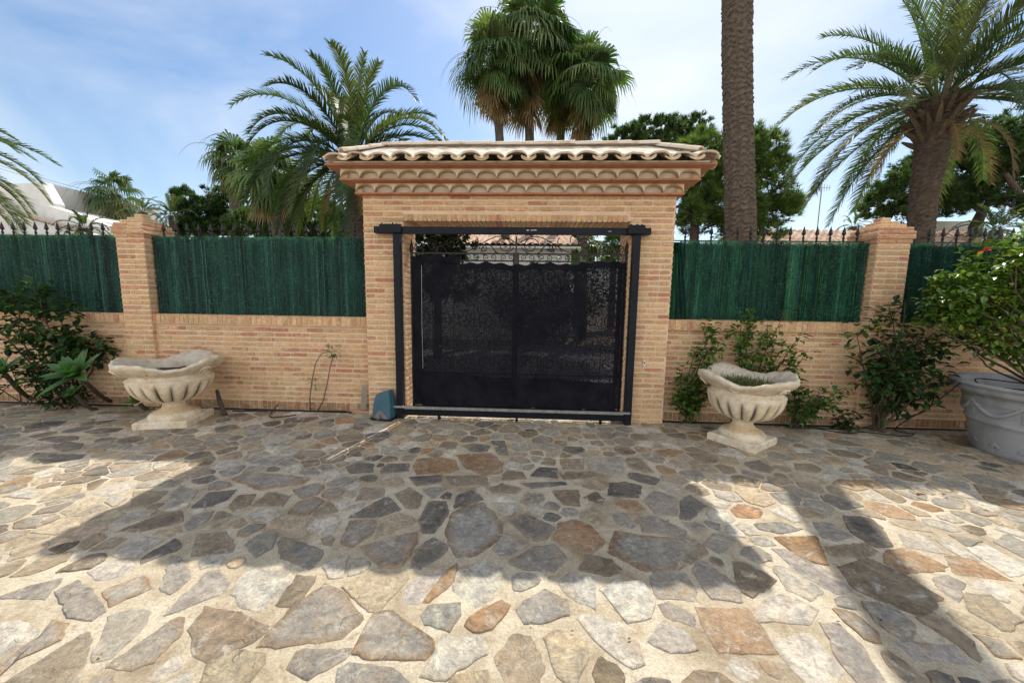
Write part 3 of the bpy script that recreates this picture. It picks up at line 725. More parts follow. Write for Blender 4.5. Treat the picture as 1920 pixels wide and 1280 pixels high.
railing(-9.6, -5.58, 2.375, 2.57, 24, 'black railing with spear heads above the leftmost green screen', 1.31)
railing(-5.19, -2.14, 2.365, 2.565, 18, 'black spear railing above the green screen between left pillar and gateway', 1.31)
railing(1.77, 4.26, 2.375, 2.57, 15, 'black spear railing above the green screen right of the gateway', 1.35)
railing(4.64, 8.8, 2.375, 2.57, 25, 'black spear railing partly behind the sunlit bush', 1.35)

def screen(x0, x1, z0, z1, label, y=4.985, dens=1.0, fuzz=1.0, open_=0.0, slant=0.0):
    mb = MB(); W = x1 - x0; n = int(W / 0.0072 * dens)
    base = [(0.018, 0.092, 0.074), (0.024, 0.118, 0.096), (0.014, 0.068, 0.058), (0.060, 0.18, 0.145), (0.028, 0.105, 0.092)]
    for lay in range(3):
        for i in range(n):
            x = x0 + W * (i + rnd(-.6, .6)) / n
            if not (x0 + .003 < x < x1 - .003): continue
            if open_ and mnoise.noise(Vector((x * 13, lay * .3, 2))) > 0.32 - open_ * .5 and random.random() < .75: continue
            strip = mnoise.noise(Vector((x * 11, 3.3, 0)))
            c = jit(random.choice(base), .3); k = .8 + .5 * strip + .5 * mnoise.noise(Vector((x * 37, 9.3, 0))) + (.5 if random.random() < .04 else 0); c = tuple(v * max(.35, k) for v in c)
            hw = rnd(.0022, .0048); yy = y + .022 * (lay - 1) + rnd(-.008, .008) + 0.012 * mnoise.noise(Vector((x * 6, 1, 1)))
            top = z1 + mnoise.noise(Vector((x * 3, 0, 7))) * .028 + rnd(-.028, .016); bt = z0 + mnoise.noise(Vector((x * 4, 3, 7))) * .012 + rnd(0, .012)
            S = 9; pr = None; ph = rnd(0, 90)
            for k_ in range(S + 1):
                t = k_ / S; z = bt + (top - bt) * t
                xx = x + mnoise.noise(Vector((ph, z * 5, 0))) * .010; y2 = yy + mnoise.noise(Vector((ph, z * 5, 5))) * .008
                a = mb.vert((xx - hw, y2 - rnd(0, .003), z), c); b = mb.vert((xx + hw, y2 + rnd(0, .003), z), c)
                if pr: mb.face((pr[0], pr[1], b, a))
                pr = (a, b)
    if True:
        bk = [[mb.vert((x0 + W * i / 40, y + .012 + .006 * math.sin(i * 2.1), z0 + (z1 - z0 - .012) * j), (.05, .20, .13) if open_ else (.008, .06, .045)) for i in range(41)] for j in (0, 1)]  # open screen: brighter green backing stands in for sun leaking between the canes
        for i in range(40): mb.face((bk[0][i], bk[0][i + 1], bk[1][i + 1], bk[1][i]))
    # bristles of plastic heather standing off both faces
    for i in range(int(W * (z1 - z0) * 15000 * fuzz)):
        x = rnd(x0, x1); z = z0 + (z1 - z0) * random.random()
        if random.random() < .09: z = z1 - rnd(-.022, .025)
        if random.random() < .03: x = random.choice((x0, x1))
        strip = mnoise.noise(Vector((x * 11, 3.3, 0))); c = jit(random.choice(base), .35); c = tuple(v * max(.4, 1.0 + .8 * strip + .9 * mnoise.noise(Vector((x * 9, z * 3, 4)))) for v in c)
        if random.random() < .08: c = random.choice([(0.16, 0.30, 0.24), (0.10, 0.22, 0.18), (0.22, 0.26, 0.17)])
        sy = -1 if random.random() < .8 else 1
        p = Vector((x, y + sy * rnd(.015, .03), z)); d = Vector((rnd(-.7, .7), sy * rnd(.15, .6), rnd(-.2, 1.0))).normalized() * rnd(.016, .044)
        s = d.cross(Vector((0, 1, 0)))
        if s.length < 1e-5: continue
        s = s.normalized() * rnd(.0012, .0028)
        mb.face((mb.vert(p - s, c), mb.vert(p + s, c), mb.vert(p + d, c)))
    o = mb.build('brushwood_screen', 'brush', loc=((x0 + x1) / 2, y, z0))
    tag(o, label, 'screen', 'green brushwood screens tied to the railings')
    return o
screen(-9.6, -5.60, 1.30, 2.35, 'green brushwood screen left of the left pillar, its lower part behind the dark shrub')
screen(-5.17, -2.13, 1.30, 2.34, 'green brushwood screen between the left pillar and the gateway')
screen(1.93, 4.25, 1.35, 2.335, 'green brushwood screen with light showing between its canes, right of the gateway', open_=0.30, fuzz=.8, dens=.9)
screen(4.66, 8.8, 1.35, 2.33, 'green brushwood screen right of the right pillar, mostly behind the sunlit bush', dens=.9, fuzz=.6)
def curtain():
    """loose darker strip of the right screen next to the gateway"""
    mb = MB(); n = 26; rows = 14; g = []
    for j in range(rows + 1):
        t = j / rows; z = 1.35 + 0.99 * t
        g.append([mb.vert((1.79 + (0.27 - .13 * t) * i / n, 4.955 + .018 * math.sin(i * 1.1 + t * 2), z), (0.006, 0.045, 0.036)) for i in range(n + 1)])
    for j in range(rows):
        for i in range(n): mb.face((g[j][i], g[j][i + 1], g[j + 1][i + 1], g[j + 1][i]))
    o = mb.build('screen_offcut', 'brush', loc=None); tag(o, 'narrow dark strip of green screening hanging right against the right gateway pier', 'screen')
curtain()

# ------------------------------------------------------------------ gate support frame (navy steel)
gf = thing('gate_support_frame', 'dark navy steel goal-shaped frame standing against the brick gateway', 'gate frame', (-.18, 4.64, 0))
def bx(mb, x0, x1, y0, y1, z0, z1, mi=0): mb.box((x0, y0, z0), (x1, y1, z1), mi)
def bevbox(x0, x1, y0, y1, z0, z1, b=.004):
    mb = MB(); pts = [(x0 + b, z0), (x1 - b, z0), (x1, z0 + b), (x1, z1 - b), (x1 - b, z1), (x0 + b, z1), (x0, z1 - b), (x0, z0 + b)]
    f = [mb.vert((x, y0, z)) for x, z in pts]; k = [mb.vert((x, y1, z)) for x, z in pts]
    mb.face(f); mb.face(k[::-1])
    for i in range(8): mb.face((f[i], k[i], k[(i + 1) % 8], f[(i + 1) % 8]))
    return mb
for x0, x1, lab in ((-1.705, -1.622, 'l'), (1.24, 1.325, 'r')):
    bevbox(x0, x1, 4.62, 4.71, 0.012, 2.372).build('post', 'steel_blue', gf)
bevbox(-1.94, 1.44, 4.615, 4.705, 2.374, 2.452).build('top_beam', 'steel_blue', gf)
mb = bevbox(-1.86, -1.59, 4.585, 4.614, 2.378, 2.475)
for i in range(5): mb.tube([(-1.84 + i * .045, 4.62, 2.475), (-1.835 + i * .045, 4.62, 2.475 + rnd(.008, .03))], .008, 6)
mb.build('bracket', 'steel_blue', gf)
mb = bevbox(1.16, 1.36, 4.585, 4.614, 2.384, 2.48)
for x in (1.2, 1.27, 1.33): mb.tube([(x, 4.62, 2.48), (x, 4.62, 2.495)], .012, 6)
mb.build('bracket', 'steel_blue', gf)
mb = MB()
for x in (-.05, -.02, .02): mb.box((x, 4.6125, 2.409 + rnd(-.003, .003)), (x + .05, 4.614, 2.420 + rnd(0, .004)))
mb.build('paint_scuff', 'galv', gf)
mb = MB(); mb.box((.93, 4.6125, 2.405), (.965, 4.614, 2.412)); mb.build('paint_scuff', 'galv', gf)
bevbox(-1.614, 1.239, 4.63, 4.70, 0.055, 0.148).build('bottom_beam', 'steel_blue', gf)
mb = MB(); mb.box((-1.74, 4.595, 0.160), (1.30, 4.619, 0.184)); mb.box((-1.60, 4.603, 0.146), (1.22, 4.619, 0.1595))
for i in range(14): mb.tube([(-1.5 + i * .2, 4.596, .172), (-1.5 + i * .2, 4.589, .172)], .006, 6)
mb.build('track', 'galv', gf)
for x in (-1.17, -.15, .93): mb = MB(); mb.box((x, 4.64, .004), (x + .03, 4.69, .055)); mb.build('foot', 'steel_blue', gf)

# ------------------------------------------------------------------ wrought-iron gate and netting
gate = thing('wrought_iron_gate', 'wrought-iron scrollwork gate with spear finials inside the brick gateway', 'gate', (-.18, 4.80, .17))
YG = 4.80
def spiral(cx, cz, r, turns, a0, sgn, y=YG, n=26):
    pts = []
    for i in range(n + 1):
        t = i / n; a = a0 + sgn * 2 * PI * turns * t; rr = r * (1 - .86 * t)
        pts.append((cx + rr * math.cos(a), y, cz + rr * math.sin(a)))
    return pts
def leaf_frame(x0, x1):
    mb = MB()
    for x in (x0, x1): mb.box((x - .014, YG - .014, .12), (x + .014, YG + .014, 2.17))
    for z in (.14, .60, 2.065, 2.155): mb.box((x0, YG - .010, z - .009), (x1, YG + .010, z + .009))
    return mb
xl, xc0, xc1, xr = -1.53, -.205, -.155, 1.205
leaf_frame(xl, xc0).build('leaf_frame', 'iron', gate); leaf_frame(xc1, xr).build('leaf_frame', 'iron', gate)
for x in (xl, xr):
    mb = MB(); mb.lathe([(.016, 2.15), (.02, 2.17), (.028, 2.19), (.026, 2.23), (.001, 2.33)], 8, o=(x, YG, 0)); mb.build('finial', 'iron', gate)
mb = MB(); mb.box((xc0 + .016, YG - .018, .12), (xc1 - .016, YG + .018, 2.37)); mb.build('centre_stile', 'iron', gate)
for x0, x1, s in ((xl, xc0, 1), (xr, xc1, -1)):     # crest of scrolls, mirrored
    mb = MB()
    def T(u): return x0 + s * u
    def sp(u, z, r, turns, a0, sg):
        p = spiral(u, z, r, turns, a0, sg); return [(T(q[0]), q[1], q[2]) for q in p]
    def cv(pts, n=22):
        out = []
        for i in range(n + 1):
            t = i / n; m = len(pts) - 1; a = [Vector((p[0], 0, p[1])) for p in pts]
            while len(a) > 1: a = [a[k].lerp(a[k + 1], t) for k in range(len(a) - 1)]
            out.append((T(a[0].x), YG, a[0].z))
        return out
    r_ = .0065
    for pts in (sp(.085, 2.225, .055, 1.6, -PI / 2, -1), sp(.27, 2.235, .07, 1.6, -PI / 2, 1), cv([(.13, 2.20), (.20, 2.40), (.33, 2.33), (.42, 2.22), (.47, 2.165)]),
                sp(.52, 2.28, .085, 1.5, 0, 1), cv([(.62, 2.24), (.64, 2.14), (.74, 2.14), (.86, 2.22), (1.02, 2.40), (1.14, 2.44), (1.22, 2.36), (1.33, 2.30)]),
                sp(.93, 2.215, .055, 1.6, PI, -1), cv([(.905, 2.17), (.92, 2.32), (1.03, 2.30), (1.09, 2.16)]), sp(1.20, 2.255, .105, 1.75, PI, -1), cv([(1.06, 2.22), (1.08, 2.14), (1.24, 2.12), (1.32, 2.24)]), cv([(.84, 2.36), (.90, 2.30), (.80, 2.18)]), cv([(.60, 2.30), (.60, 2.44), (.74, 2.40), (.70, 2.30)])):
        mb.tube(pts, r_, 5)
    mb.build('crest_scrollwork', 'iron', gate)
    mb = MB()                                           # the infill: rows of paired C scrolls
    n = 6; p = 1.35 / n
    for i in range(n):
        c = p * (i + .5)
        mb.tube(sp(c - .045, 2.11, .042, 1.3, -PI / 2, -1), .005, 5); mb.tube(sp(c + .045, 2.11, .042, 1.3, -PI / 2, 1), .005, 5)
    for j in range(5):
        z = .74 + j * .285
        for i in range(5):
            c = .135 + i * .27
            mb.tube(sp(c, z, .118, 1.45, PI / 2 + (PI if (i + j) % 2 else 0), 1 if i % 2 else -1), .0065, 5)
            mb.tube([(T(c + .135), YG, z - .14), (T(c + .135), YG, z + .14)], .005, 4)
    for i in range(10):
        c = .07 + i * .135; mb.tube(sp(c, .40, .06, 1.2, 0, 1 if i % 2 else -1), .005, 5); mb.box((T(c + .067) - .005, YG - .005, .14), (T(c + .067) + .005, YG + .005, .60))
    mb.build('infill_scrollwork', 'iron', gate)

def netting():
    t = thing('shade_netting', 'black shade net tied to the gate, sagging at its top edge', 'netting', (-.18, 4.765, .25))
    def sheet(x0, x1, zb, zt, y, amp, nx=60, nz=40):
        mb = MB(); g = []
        for j in range(nz + 1):
            row = []
            for i in range(nx + 1):
                u = i / nx; v = j / nz; x = x0 + (x1 - x0) * u; z = zb(x) + (zt(x) - zb(x)) * v
                yy = y + amp * (mnoise.noise(Vector((x * 2.2 + z * 1.3, z * 1.8, 3))) + .5 * mnoise.noise(Vector((x * 6, z * 5 + x * 4, 3))))
                row.append(mb.vert((x, yy, z)))
            g.append(row)
        for j in range(nz):
            for i in range(nx): mb.face((g[j][i], g[j][i + 1], g[j + 1][i + 1], g[j + 1][i]))
        return mb
    top = lambda x: 2.10 - .045 * math.sin(PI * (x + 1.56) / 2.75) - (.03 if x > -.9 else -.03) + .012 * math.sin(x * 9)
    hem = lambda x: .60 - .035 * (x + 1.4) / 2.6 * 2 + .01 * math.sin(x * 5)
    sheet(-1.40, 1.16, lambda x: hem(x) - .02, lambda x: top(x) - .05, 4.765, .024).build('net_panel', 'net', t, smooth=True)
    sheet(-1.40, 1.14, lambda x: .150 + .016 * math.sin(x * 23) * math.sin(x * 7), hem, 4.742, .055, 120, 30).build('bottom_flap', 'net_dense', t, smooth=True)
    sheet(-1.515, -1.385, lambda x: .165, lambda x: 2.10, 4.752, .03, 12, 60).build('side_flap', 'net_dense', t, smooth=True)
    sheet(-1.515, 1.195, lambda x: top(x) - .075, lambda x: top(x) + .012 * math.sin(x * 31), 4.752, .02, 90, 6).build('top_hem', 'net_dense', t, smooth=True)
    sheet(1.10, 1.20, lambda x: .18, lambda x: 2.05, 4.755, .02, 8, 50).build('side_strip', 'net', t, smooth=True)
    mb = MB(); mb.tube([(-1.385, 4.745, .66), (-1.39, 4.742, 1.3), (-1.385, 4.745, 2.0)], .003, 4); mb.build('tie_cord', 'galv', t)
netting()

# ------------------------------------------------------------------ gate motor, leaning block, bell push
mo = thing('gate_motor', 'teal plastic housing of a gate motor on the paving left of the gate', 'gate motor', (-1.87, 4.62, 0))
Mm = Matrix.Translation((-1.865, 4.60, 0)) @ Matrix.Rotation(R(-12), 4, 'Z')
def loft(mb, secs, mat):
    rs = []
    for z, x0, x1, y0, y1, b in secs:
        P = [(x0 + b, y0), (x1 - b, y0), (x1, y0 + b), (x1, y1 - b), (x1 - b, y1), (x0 + b, y1), (x0, y1 - b), (x0, y0 + b)]
        rs.append([mb.vert(mat @ Vector((x, y, z(x) if callable(z) else z))) for x, y in P])
    for a, b in zip(rs, rs[1:]):
        for i in range(8): mb.face((a[i], a[(i + 1) % 8], b[(i + 1) % 8], b[i]))
    mb.face(rs[0][::-1]); mb.face(rs[-1])
mb = MB(); loft(mb, [(.035, -.135, .125, -.07, .10, .012), (.20, -.128, .120, -.055, .10, .012), (lambda x: .305 + (x + .12) * .32, -.105, .095, -.035, .09, .012), (lambda x: .325 + (x + .12) * .34, -.09, .08, -.02, .08, .01)], Mm)
mb.build('cover', 'teal', mo)
mb = MB(); mb.box((-.15, -.085, 0), (.14, .12, .034), mat=Mm); mb.build('base_plate', 'iron', mo)
mb = MB(); P = [(-.10, .036), (-.03, .13), (0, .14), (.03, .125), (.10, .036)]
f = [mb.vert(Mm @ Vector((x, -.084, z))) for x, z in P]; k = [mb.vert(Mm @ Vector((x, -.060, z))) for x, z in P]
mb.face(f); 
for i in range(5): mb.face((f[i], k[i], k[(i + 1) % 5], f[(i + 1) % 5]))
mb.tube([Mm @ Vector((-.03, -.088, .075)), Mm @ Vector((.0, -.125, .045))], .02, 8)
mb.build('release_lever', M_simple('grey_plastic', (.16, .16, .16), (.24, .23, .22), 9, .6, .2, 70), mo)
mb = MB(); Mk = Matrix.Translation((-2.245, 4.83, .06)) @ Matrix.Rotation(R(11), 4, 'Y') @ Matrix.Rotation(R(14), 4, 'X') @ Matrix.Rotation(R(24), 4, 'Z')
mb.box((-.035, -.03, 0), (.035, .03, .37), mat=Mk)
o = mb.build('stone_block', M_simple('beige_offcut', (.34, .29, .23), (.42, .37, .30), 9, .9, .3, 60)); tag(o, 'slim beige stone offcut leaning on the wall beside the teal motor', 'block')
mb = MB(); bw = []
for i in range(9): bw.append((-2.36 + .055 * i * 1.1, 4.80))
mb.box((-2.40, 4.81, -.002), (-1.99, 4.898, .035)); o = mb.build('mortar_ledge', M_simple('pink_tile', (.42, .25, .17), (.52, .33, .23), 9, .9, .3, 60)); tag(o, 'small pinkish mortar ledge at the foot of the gateway, behind the teal motor', 'ledge')
bp = thing('photocell', 'small white oval gate sensor on the right brick pier', 'sensor', (1.475, 4.725, .80))
mb = MB(); prof = []
for y, s in ((4.734, 1), (4.715, .97), (4.706, .8)):
    prof.append([mb.vert((1.475 + .017 * s * math.cos(2 * PI * i / 20), y, .80 + .047 * s * math.sin(2 * PI * i / 20))) for i in range(20)])
for a, b in zip(prof, prof[1:]):
    for i in range(20): mb.face((a[i], a[(i + 1) % 20], b[(i + 1) % 20], b[i]))
mb.face(prof[-1]); mb.build('case', 'white_p', bp)
mb = MB(); mb.box((1.468, 4.703, .79), (1.482, 4.7065, .82)); mb.build('lens', 'glass', bp)

# ------------------------------------------------------------------ urns
def urn(loc, rot, label, sx, wav, plant=False, seed=0):
    t = thing('stone_urn', label, 'urn', loc, 'carved stone garden urns')
    Rm = Matrix.Translation(loc) @ Matrix.Rotation(R(rot), 4, 'Z') @ Matrix.Diagonal((sx, sx, 1, 1))
    mb = MB(); h = .285; b = .008
    rs = []
    for z, s in ((0, h), (.07, h), (.082, h - .012)):
        rs.append([mb.vert(Rm @ Vector((x + .003 * mnoise.noise(Vector((x * 9, y * 9, z))), y, z + .002 * mnoise.noise(Vector((x * 9, y * 9, 5)))))) for x, y in [(s * q, -s) for q in (-1, -.5, 0, .5)] + [(s, s * q) for q in (-1, -.5, 0, .5)] + [(-s * q, s) for q in (-1, -.5, 0, .5)] + [(-s, -s * q) for q in (-1, -.5, 0, .5)]])
    for a, b2 in zip(rs, rs[1:]):
        for i in range(16): mb.face((a[i], a[(i + 1) % 16], b2[(i + 1) % 16], b2[i]))
    mb.face(rs[-1]); mb.build('plinth', 'urn', t)
    mb = MB(); pr = [(.255, .080), (.262, .095), (.26, .115), (.24, .135), (.222, .140), (.218, .152), (.175, .165), (.140, .185), (.120, .212), (.112, .238), (.120, .258), (.148, .268), (.152, .285), (.14, .30)]
    mb.lathe(pr, 56, mat=Rm, colfn=lambda k, tt: (.9, .8, .66) if 5 <= k <= 8 else (1, 1, 1)); mb.build('foot', 'urn', t, smooth=True)
    # gadrooned bowl
    G = 18; pr = []
    for k in range(15):
        a = k / 14; pr.append((.13 + (.425 - .13) * math.sin(a * PI / 2) ** .78, .290 + .265 * (1 - math.cos(a * PI / 2)) ** .92))
    def fn(k, tt, r, z):
        a = k / 14; g = abs(math.sin(tt * G / 2)); return r - .050 * (1 - g ** .6) * math.sin(min(1, a * 1.1) * PI) ** .6, z
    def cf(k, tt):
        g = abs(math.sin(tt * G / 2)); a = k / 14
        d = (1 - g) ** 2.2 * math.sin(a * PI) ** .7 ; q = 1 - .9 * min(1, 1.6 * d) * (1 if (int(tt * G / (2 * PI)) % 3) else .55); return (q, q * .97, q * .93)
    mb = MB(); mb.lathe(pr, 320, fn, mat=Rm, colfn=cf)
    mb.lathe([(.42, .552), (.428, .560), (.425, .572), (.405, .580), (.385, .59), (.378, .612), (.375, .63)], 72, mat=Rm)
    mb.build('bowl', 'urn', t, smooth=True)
    # shell-like flaring rim with scrolled leaves
    def rf(k, tt, r, z):
        e = max(0, (k - 1) / 7) if k < 9 else 1
        n_ = wav * (math.cos(4 * tt + seed) * .75 + math.cos(3 * tt + seed * 2.1) * .4)
        f = .0050 * (abs(math.sin(11 * tt)) - .5) * 2 * e + .014 * mnoise.noise(Vector((math.cos(tt) * 6, math.sin(tt) * 6, k * .3 + seed)))
        return r * (1 + .07 * e * math.cos(4 * tt + seed)) + f * .8, z + n_ * e + f
    pr = [(.372, .615), (.380, .625), (.405, .640), (.445, .665), (.490, .69), (.525, .715), (.548, .737), (.556, .758), (.548, .778), (.515, .778), (.465, .752), (.42, .72), (.385, .69), (.36, .63), (.35, .58)]
    mb = MB(); mb.lathe(pr, 220, rf, mat=Rm, colfn=lambda k, tt: (.93, .93, .93) if k < 9 else (.72, .72, .74)); 
    for i in range(6):          # carved scrolls on the outside of the rim
        a = 2 * PI * i / 6 + .3 + seed
        pts = []
        for q in range(26):
            u = q / 25; aa = 2 * PI * 1.4 * u; rr = .055 * (1 - .8 * u)
            th = a + (rr * math.cos(aa)) / .42; z = .675 + rr * math.sin(aa) * .8; rad = .425 + (z - .62) * 1.1
            pts.append(Rm @ Vector((rad * math.cos(th), rad * math.sin(th), z)))
        mb.tube(pts, .010, 6)
    mb.build('rim', 'urn', t, smooth=True)
    mb = MB(); n = 40; c = mb.vert(Rm @ Vector((0, 0, .655))); rg = [mb.vert(Rm @ Vector((.365 * math.cos(2 * PI * i / n), .365 * math.sin(2 * PI * i / n), .64 + .01 * rnd(-1, 1)))) for i in range(n)]
    for i in range(n): mb.face((rg[i], rg[(i + 1) % n], c))
    mb.build('soil', 'soil', t)
    return t
urn((-4.38, 4.27, 0.004), 14, 'wide cream stone urn with wavy shell rim, on the left before the wall', .97, .055, seed=0.4)
urn((2.46, 4.20, 0.004), 36, 'cream stone urn filled with tufts of grass, standing right of the gateway', .90, .055, seed=2.0)
def grass_tuft(cx, cy, z, r, n, label):
    mb = MB()
    for i in range(n):
        a = rnd(0, 2 * PI); rr = r * math.sqrt(random.random()); p = Vector((cx + rr * math.cos(a), cy + rr * math.sin(a), z))
        d = Vector((rnd(-.8, .8), rnd(-.8, .8), rnd(.5, 1.2))).normalized(); L = rnd(.07, .17); c = jit(random.choice([(.10, .16, .04), (.06, .12, .03), (.22, .22, .09)]), .25)
        s = d.cross(Z_).normalized() * .0022; m = p + d * L * .5; e = p + d * L + Vector((0, 0, -.25 * L))
        a_, b_ = mb.vert(p - s, c), mb.vert(p + s, c); c_, d_ = mb.vert(m - s, c), mb.vert(m + s, c)
        mb.face((a_, b_, d_, c_)); mb.face((c_, d_, mb.vert(e, c)))
    o = mb.build('grass_plant', 'leaf', loc=(cx, cy, z)); tag(o, label, 'plant')
grass_tuft(2.44, 4.22, .655, .32, 900, 'spiky green grass growing in the right stone urn')

# ------------------------------------------------------------------ grey planter
PLX, PLY = 5.50, 4.0
pl = thing('round_planter', 'big round grey planter with moulded garlands at the right edge', 'planter', (PLX, PLY, 0))
mb = MB()
pr = [(.50, .0), (.525, .01), (.535, .06), (.545, .14), (.56, .22), (.575, .30), (.585, .335), (.598, .345), (.60, .36), (.59, .37), (.60, .44), (.615, .52), (.63, .60), (.638, .635), (.655, .645), (.70, .655), (.725, .675), (.735, .70), (.73, .725), (.745, .735), (.76, .75), (.755, .768), (.73, .775), (.70, .770), (.665, .755), (.645, .72), (.64, .60), (.63, .55)]
mb.lathe(pr, 110, o=(PLX, PLY, 0)); mb.build('pot', 'planter', pl, smooth=True)
def prad(z):
    for (r0, z0), (r1, z1) in zip(pr, pr[1:]):
        if z0 <= z <= z1 and z1 > z0: return r0 + (r1 - r0) * (z - z0) / (z1 - z0)
    return .6
def pp(th, z, d=0.0): r = prad(z) + d; return (PLX + r * math.cos(th), PLY + r * math.sin(th), z)
for i in range(9):
    mb = MB()
    a0 = 2 * PI * i / 9; a1 = 2 * PI * (i + 1) / 9
    pts = [pp(a0 + (a1 - a0) * k / 22, .575 - .13 * math.sin(PI * k / 22), .004) for k in range(23)]
    mb.tube(pts, [.010 + .014 * math.sin(PI * k / 22) + .003 * (k % 2) for k in range(23)], 8)
    for k in range(3, 20, 2):
        p = Vector(pts[k]); mb.tube([p + Vector((0, 0, -.02)), p + Vector((0, 0, .02))], .014, 6)
    c = Vector(pp(a0, .575, .004))
    for q in range(6): 
        tt = q * PI / 3; mb.tube([c, c + Vector((-math.sin(a0) * math.cos(tt), math.cos(a0) * math.cos(tt), math.sin(tt))) * .03], [.012, .008], 6)
    for q in range(4): mb.tube([pp(a0, .53 - q * .03, .004), pp(a0, .51 - q * .03, .002)], [.014 - q * .002, .008], 6)
    mb.build('garland', 'planter', pl, smooth=True)
for i in range(16):
    mb = MB()
    a = 2 * PI * i / 16
    for q in range(5):
        tt = R(20 + 35 * q); p = Vector(pp(a, .10, .0)); e = p + Vector((-math.sin(a) * math.cos(tt), math.cos(a) * math.cos(tt), math.sin(tt))) * .045
        mb.tube([p, e], [.007, .012], 6)
    mb.build('shell_ornament', 'planter', pl, smooth=True)
mb = MB(); n = 40; rg = [mb.vert((PLX + .645 * math.cos(2 * PI * i / n), PLY + .645 * math.sin(2 * PI * i / n), .62)) for i in range(n)]; mb.face(rg); mb.build('soil', 'soil', pl)

# ------------------------------------------------------------------ plants
def leaf(mb, p, d, up, L, W, col, fold=.25, tipc=None):
    """one leaf: two halves folded on the midrib, pointed tip"""
    s = d.cross(up)
    if s.length < 1e-5: s = d.orthogonal()
    s = s.normalized(); n = s.cross(d).normalized()
    a = mb.vert(p, col); b = mb.vert(p + d * L * .38 + s * W * .5 + n * W * fold, col); c = mb.vert(p + d * L * .38 - s * W * .5 + n * W * fold, col)
    b2 = mb.vert(p + d * L * .72 + s * W * .36 + n * W * fold * .5, col); c2 = mb.vert(p + d * L * .72 - s * W * .36 + n * W * fold * .5, col)
    m = mb.vert(p + d * L * .5, col); e = mb.vert(p + d * L - n * L * .10, tipc or col)
    mb.face((a, m, b)); mb.face((a, c, m)); mb.face((m, e, b2, b)); mb.face((m, c, c2, e))
def rdir(zlo=-1, zhi=1):
    a = rnd(0, 2 * PI); z = rnd(zlo, zhi); r = math.sqrt(max(0, 1 - z * z)); return Vector((r * math.cos(a), r * math.sin(a), z))
def branches(mb_s, base, tips, r0, col, wob=.08, n=7):
    lines = []
    for t in tips:
        t = Vector(t); pts = []; base_ = Vector(base) + Vector((rnd(-.02, .02), rnd(-.02, .02), 0))
        o = rdir(-.2, .2) * wob
        for k in range(n + 1):
            u = k / n; p = base_.lerp(t, u); p = p + o * math.sin(PI * u) + rdir() * wob * .12; p.z = base_.z + (t.z - base_.z) * (u ** .8); pts.append(p)
        mb_s.tube(pts, [r0 * (1 - .75 * k / n) for k in range(n + 1)], 5, col=jit(col, .2), cap=False); lines.append(pts)
    return lines
def bush(name, label, cat, base, tips, leafL, nleaf, cols, mat='leaf', stemc=(.12, .09, .06), r0=.012, spread=.12, wob=.10, lstart=.3, group=None, twig=0, gapx=1.0):
    base = Vector(base); t = thing(name, label, cat, base, group)
    ms = MB(); ml = MB(); L = branches(ms, base, tips, r0, stemc, wob)
    cl = []
    for pts in L:
        for k in range(int(len(pts) * lstart), len(pts)): cl.append(pts[k])
        if twig:
            for q in range(twig):
                k = random.randint(int(len(pts) * lstart), len(pts) - 1); e = pts[k] + rdir(-.3, .8) * spread * rnd(.6, 1.8)
                ms.tube([pts[k], pts[k].lerp(e, .5) + rdir() * .01, e], [r0 * .4, r0 * .3, r0 * .15], 4, col=jit(stemc, .2), cap=False); cl += [e, pts[k].lerp(e, .6)]
    for i in range(nleaf):
        c = random.choice(cl); off = rdir() * spread * random.random() ** .7; p = c + off
        if p.z < .03: continue
        d = (off.normalized() * .7 + rdir(-.6, .3) * .8).normalized() if off.length > 1e-4 else rdir(); 
        leaf(ml, p, d, Z_, leafL * rnd(.6, 1.25), leafL * rnd(.5, .78), jit(random.choice(cols), .28))
    ms.build('stems', 'bark', t, smooth=True); ml.build('foliage', mat, t)
    return t
DG = [(.02, .05, .016), (.028, .068, .02), (.014, .036, .014), (.045, .09, .025)]
MG = [(.045, .11, .022), (.065, .145, .028), (.035, .085, .02), (.10, .19, .035)]
YG_ = [(.09, .20, .025), (.13, .26, .03), (.065, .15, .022), (.20, .32, .04), (.045, .11, .02)]
# left: broad-leafed dark shrub climbing the wall
bush('broadleaf_shrub', 'dark round-leaved shrub sprawling up the wall at far left', 'shrub', (-6.35, 4.74, 0),
     [(-7.3, 4.66, 1.55), (-7.0, 4.6, 1.45), (-6.75, 4.66, 1.5), (-6.4, 4.55, 1.55), (-6.15, 4.58, 1.3), (-5.95, 4.5, 1.05), (-5.78, 4.6, .95), (-6.0, 4.55, .75), (-6.5, 4.5, 1.1), (-6.8, 4.55, .85), (-6.25, 4.6, .8)],
     .12, 900, DG + MG[:1], 'leaf', spread=.15, wob=.2, r0=.014, twig=5, lstart=.5)
bush('vine_shrub', 'thin arching shoots with small dark leaves low at the left edge', 'shrub', (-7.0, 4.7, 0),
     [(-7.3, 4.5, .75), (-6.8, 4.45, .62), (-7.5, 4.5, .95), (-6.5, 4.45, .5)], .075, 190, DG, 'leaf', spread=.09, wob=.15, r0=.008, twig=4)
bush('ground_plant', 'low dark leafy clump under the big left shrub', 'shrub', (-6.25, 4.6, 0), [(-6.45, 4.5, .42), (-6.15, 4.5, .45), (-6.3, 4.4, .28), (-6.0, 4.5, .3)], .08, 240, DG, 'leaf', spread=.12, wob=.1, r0=.008)
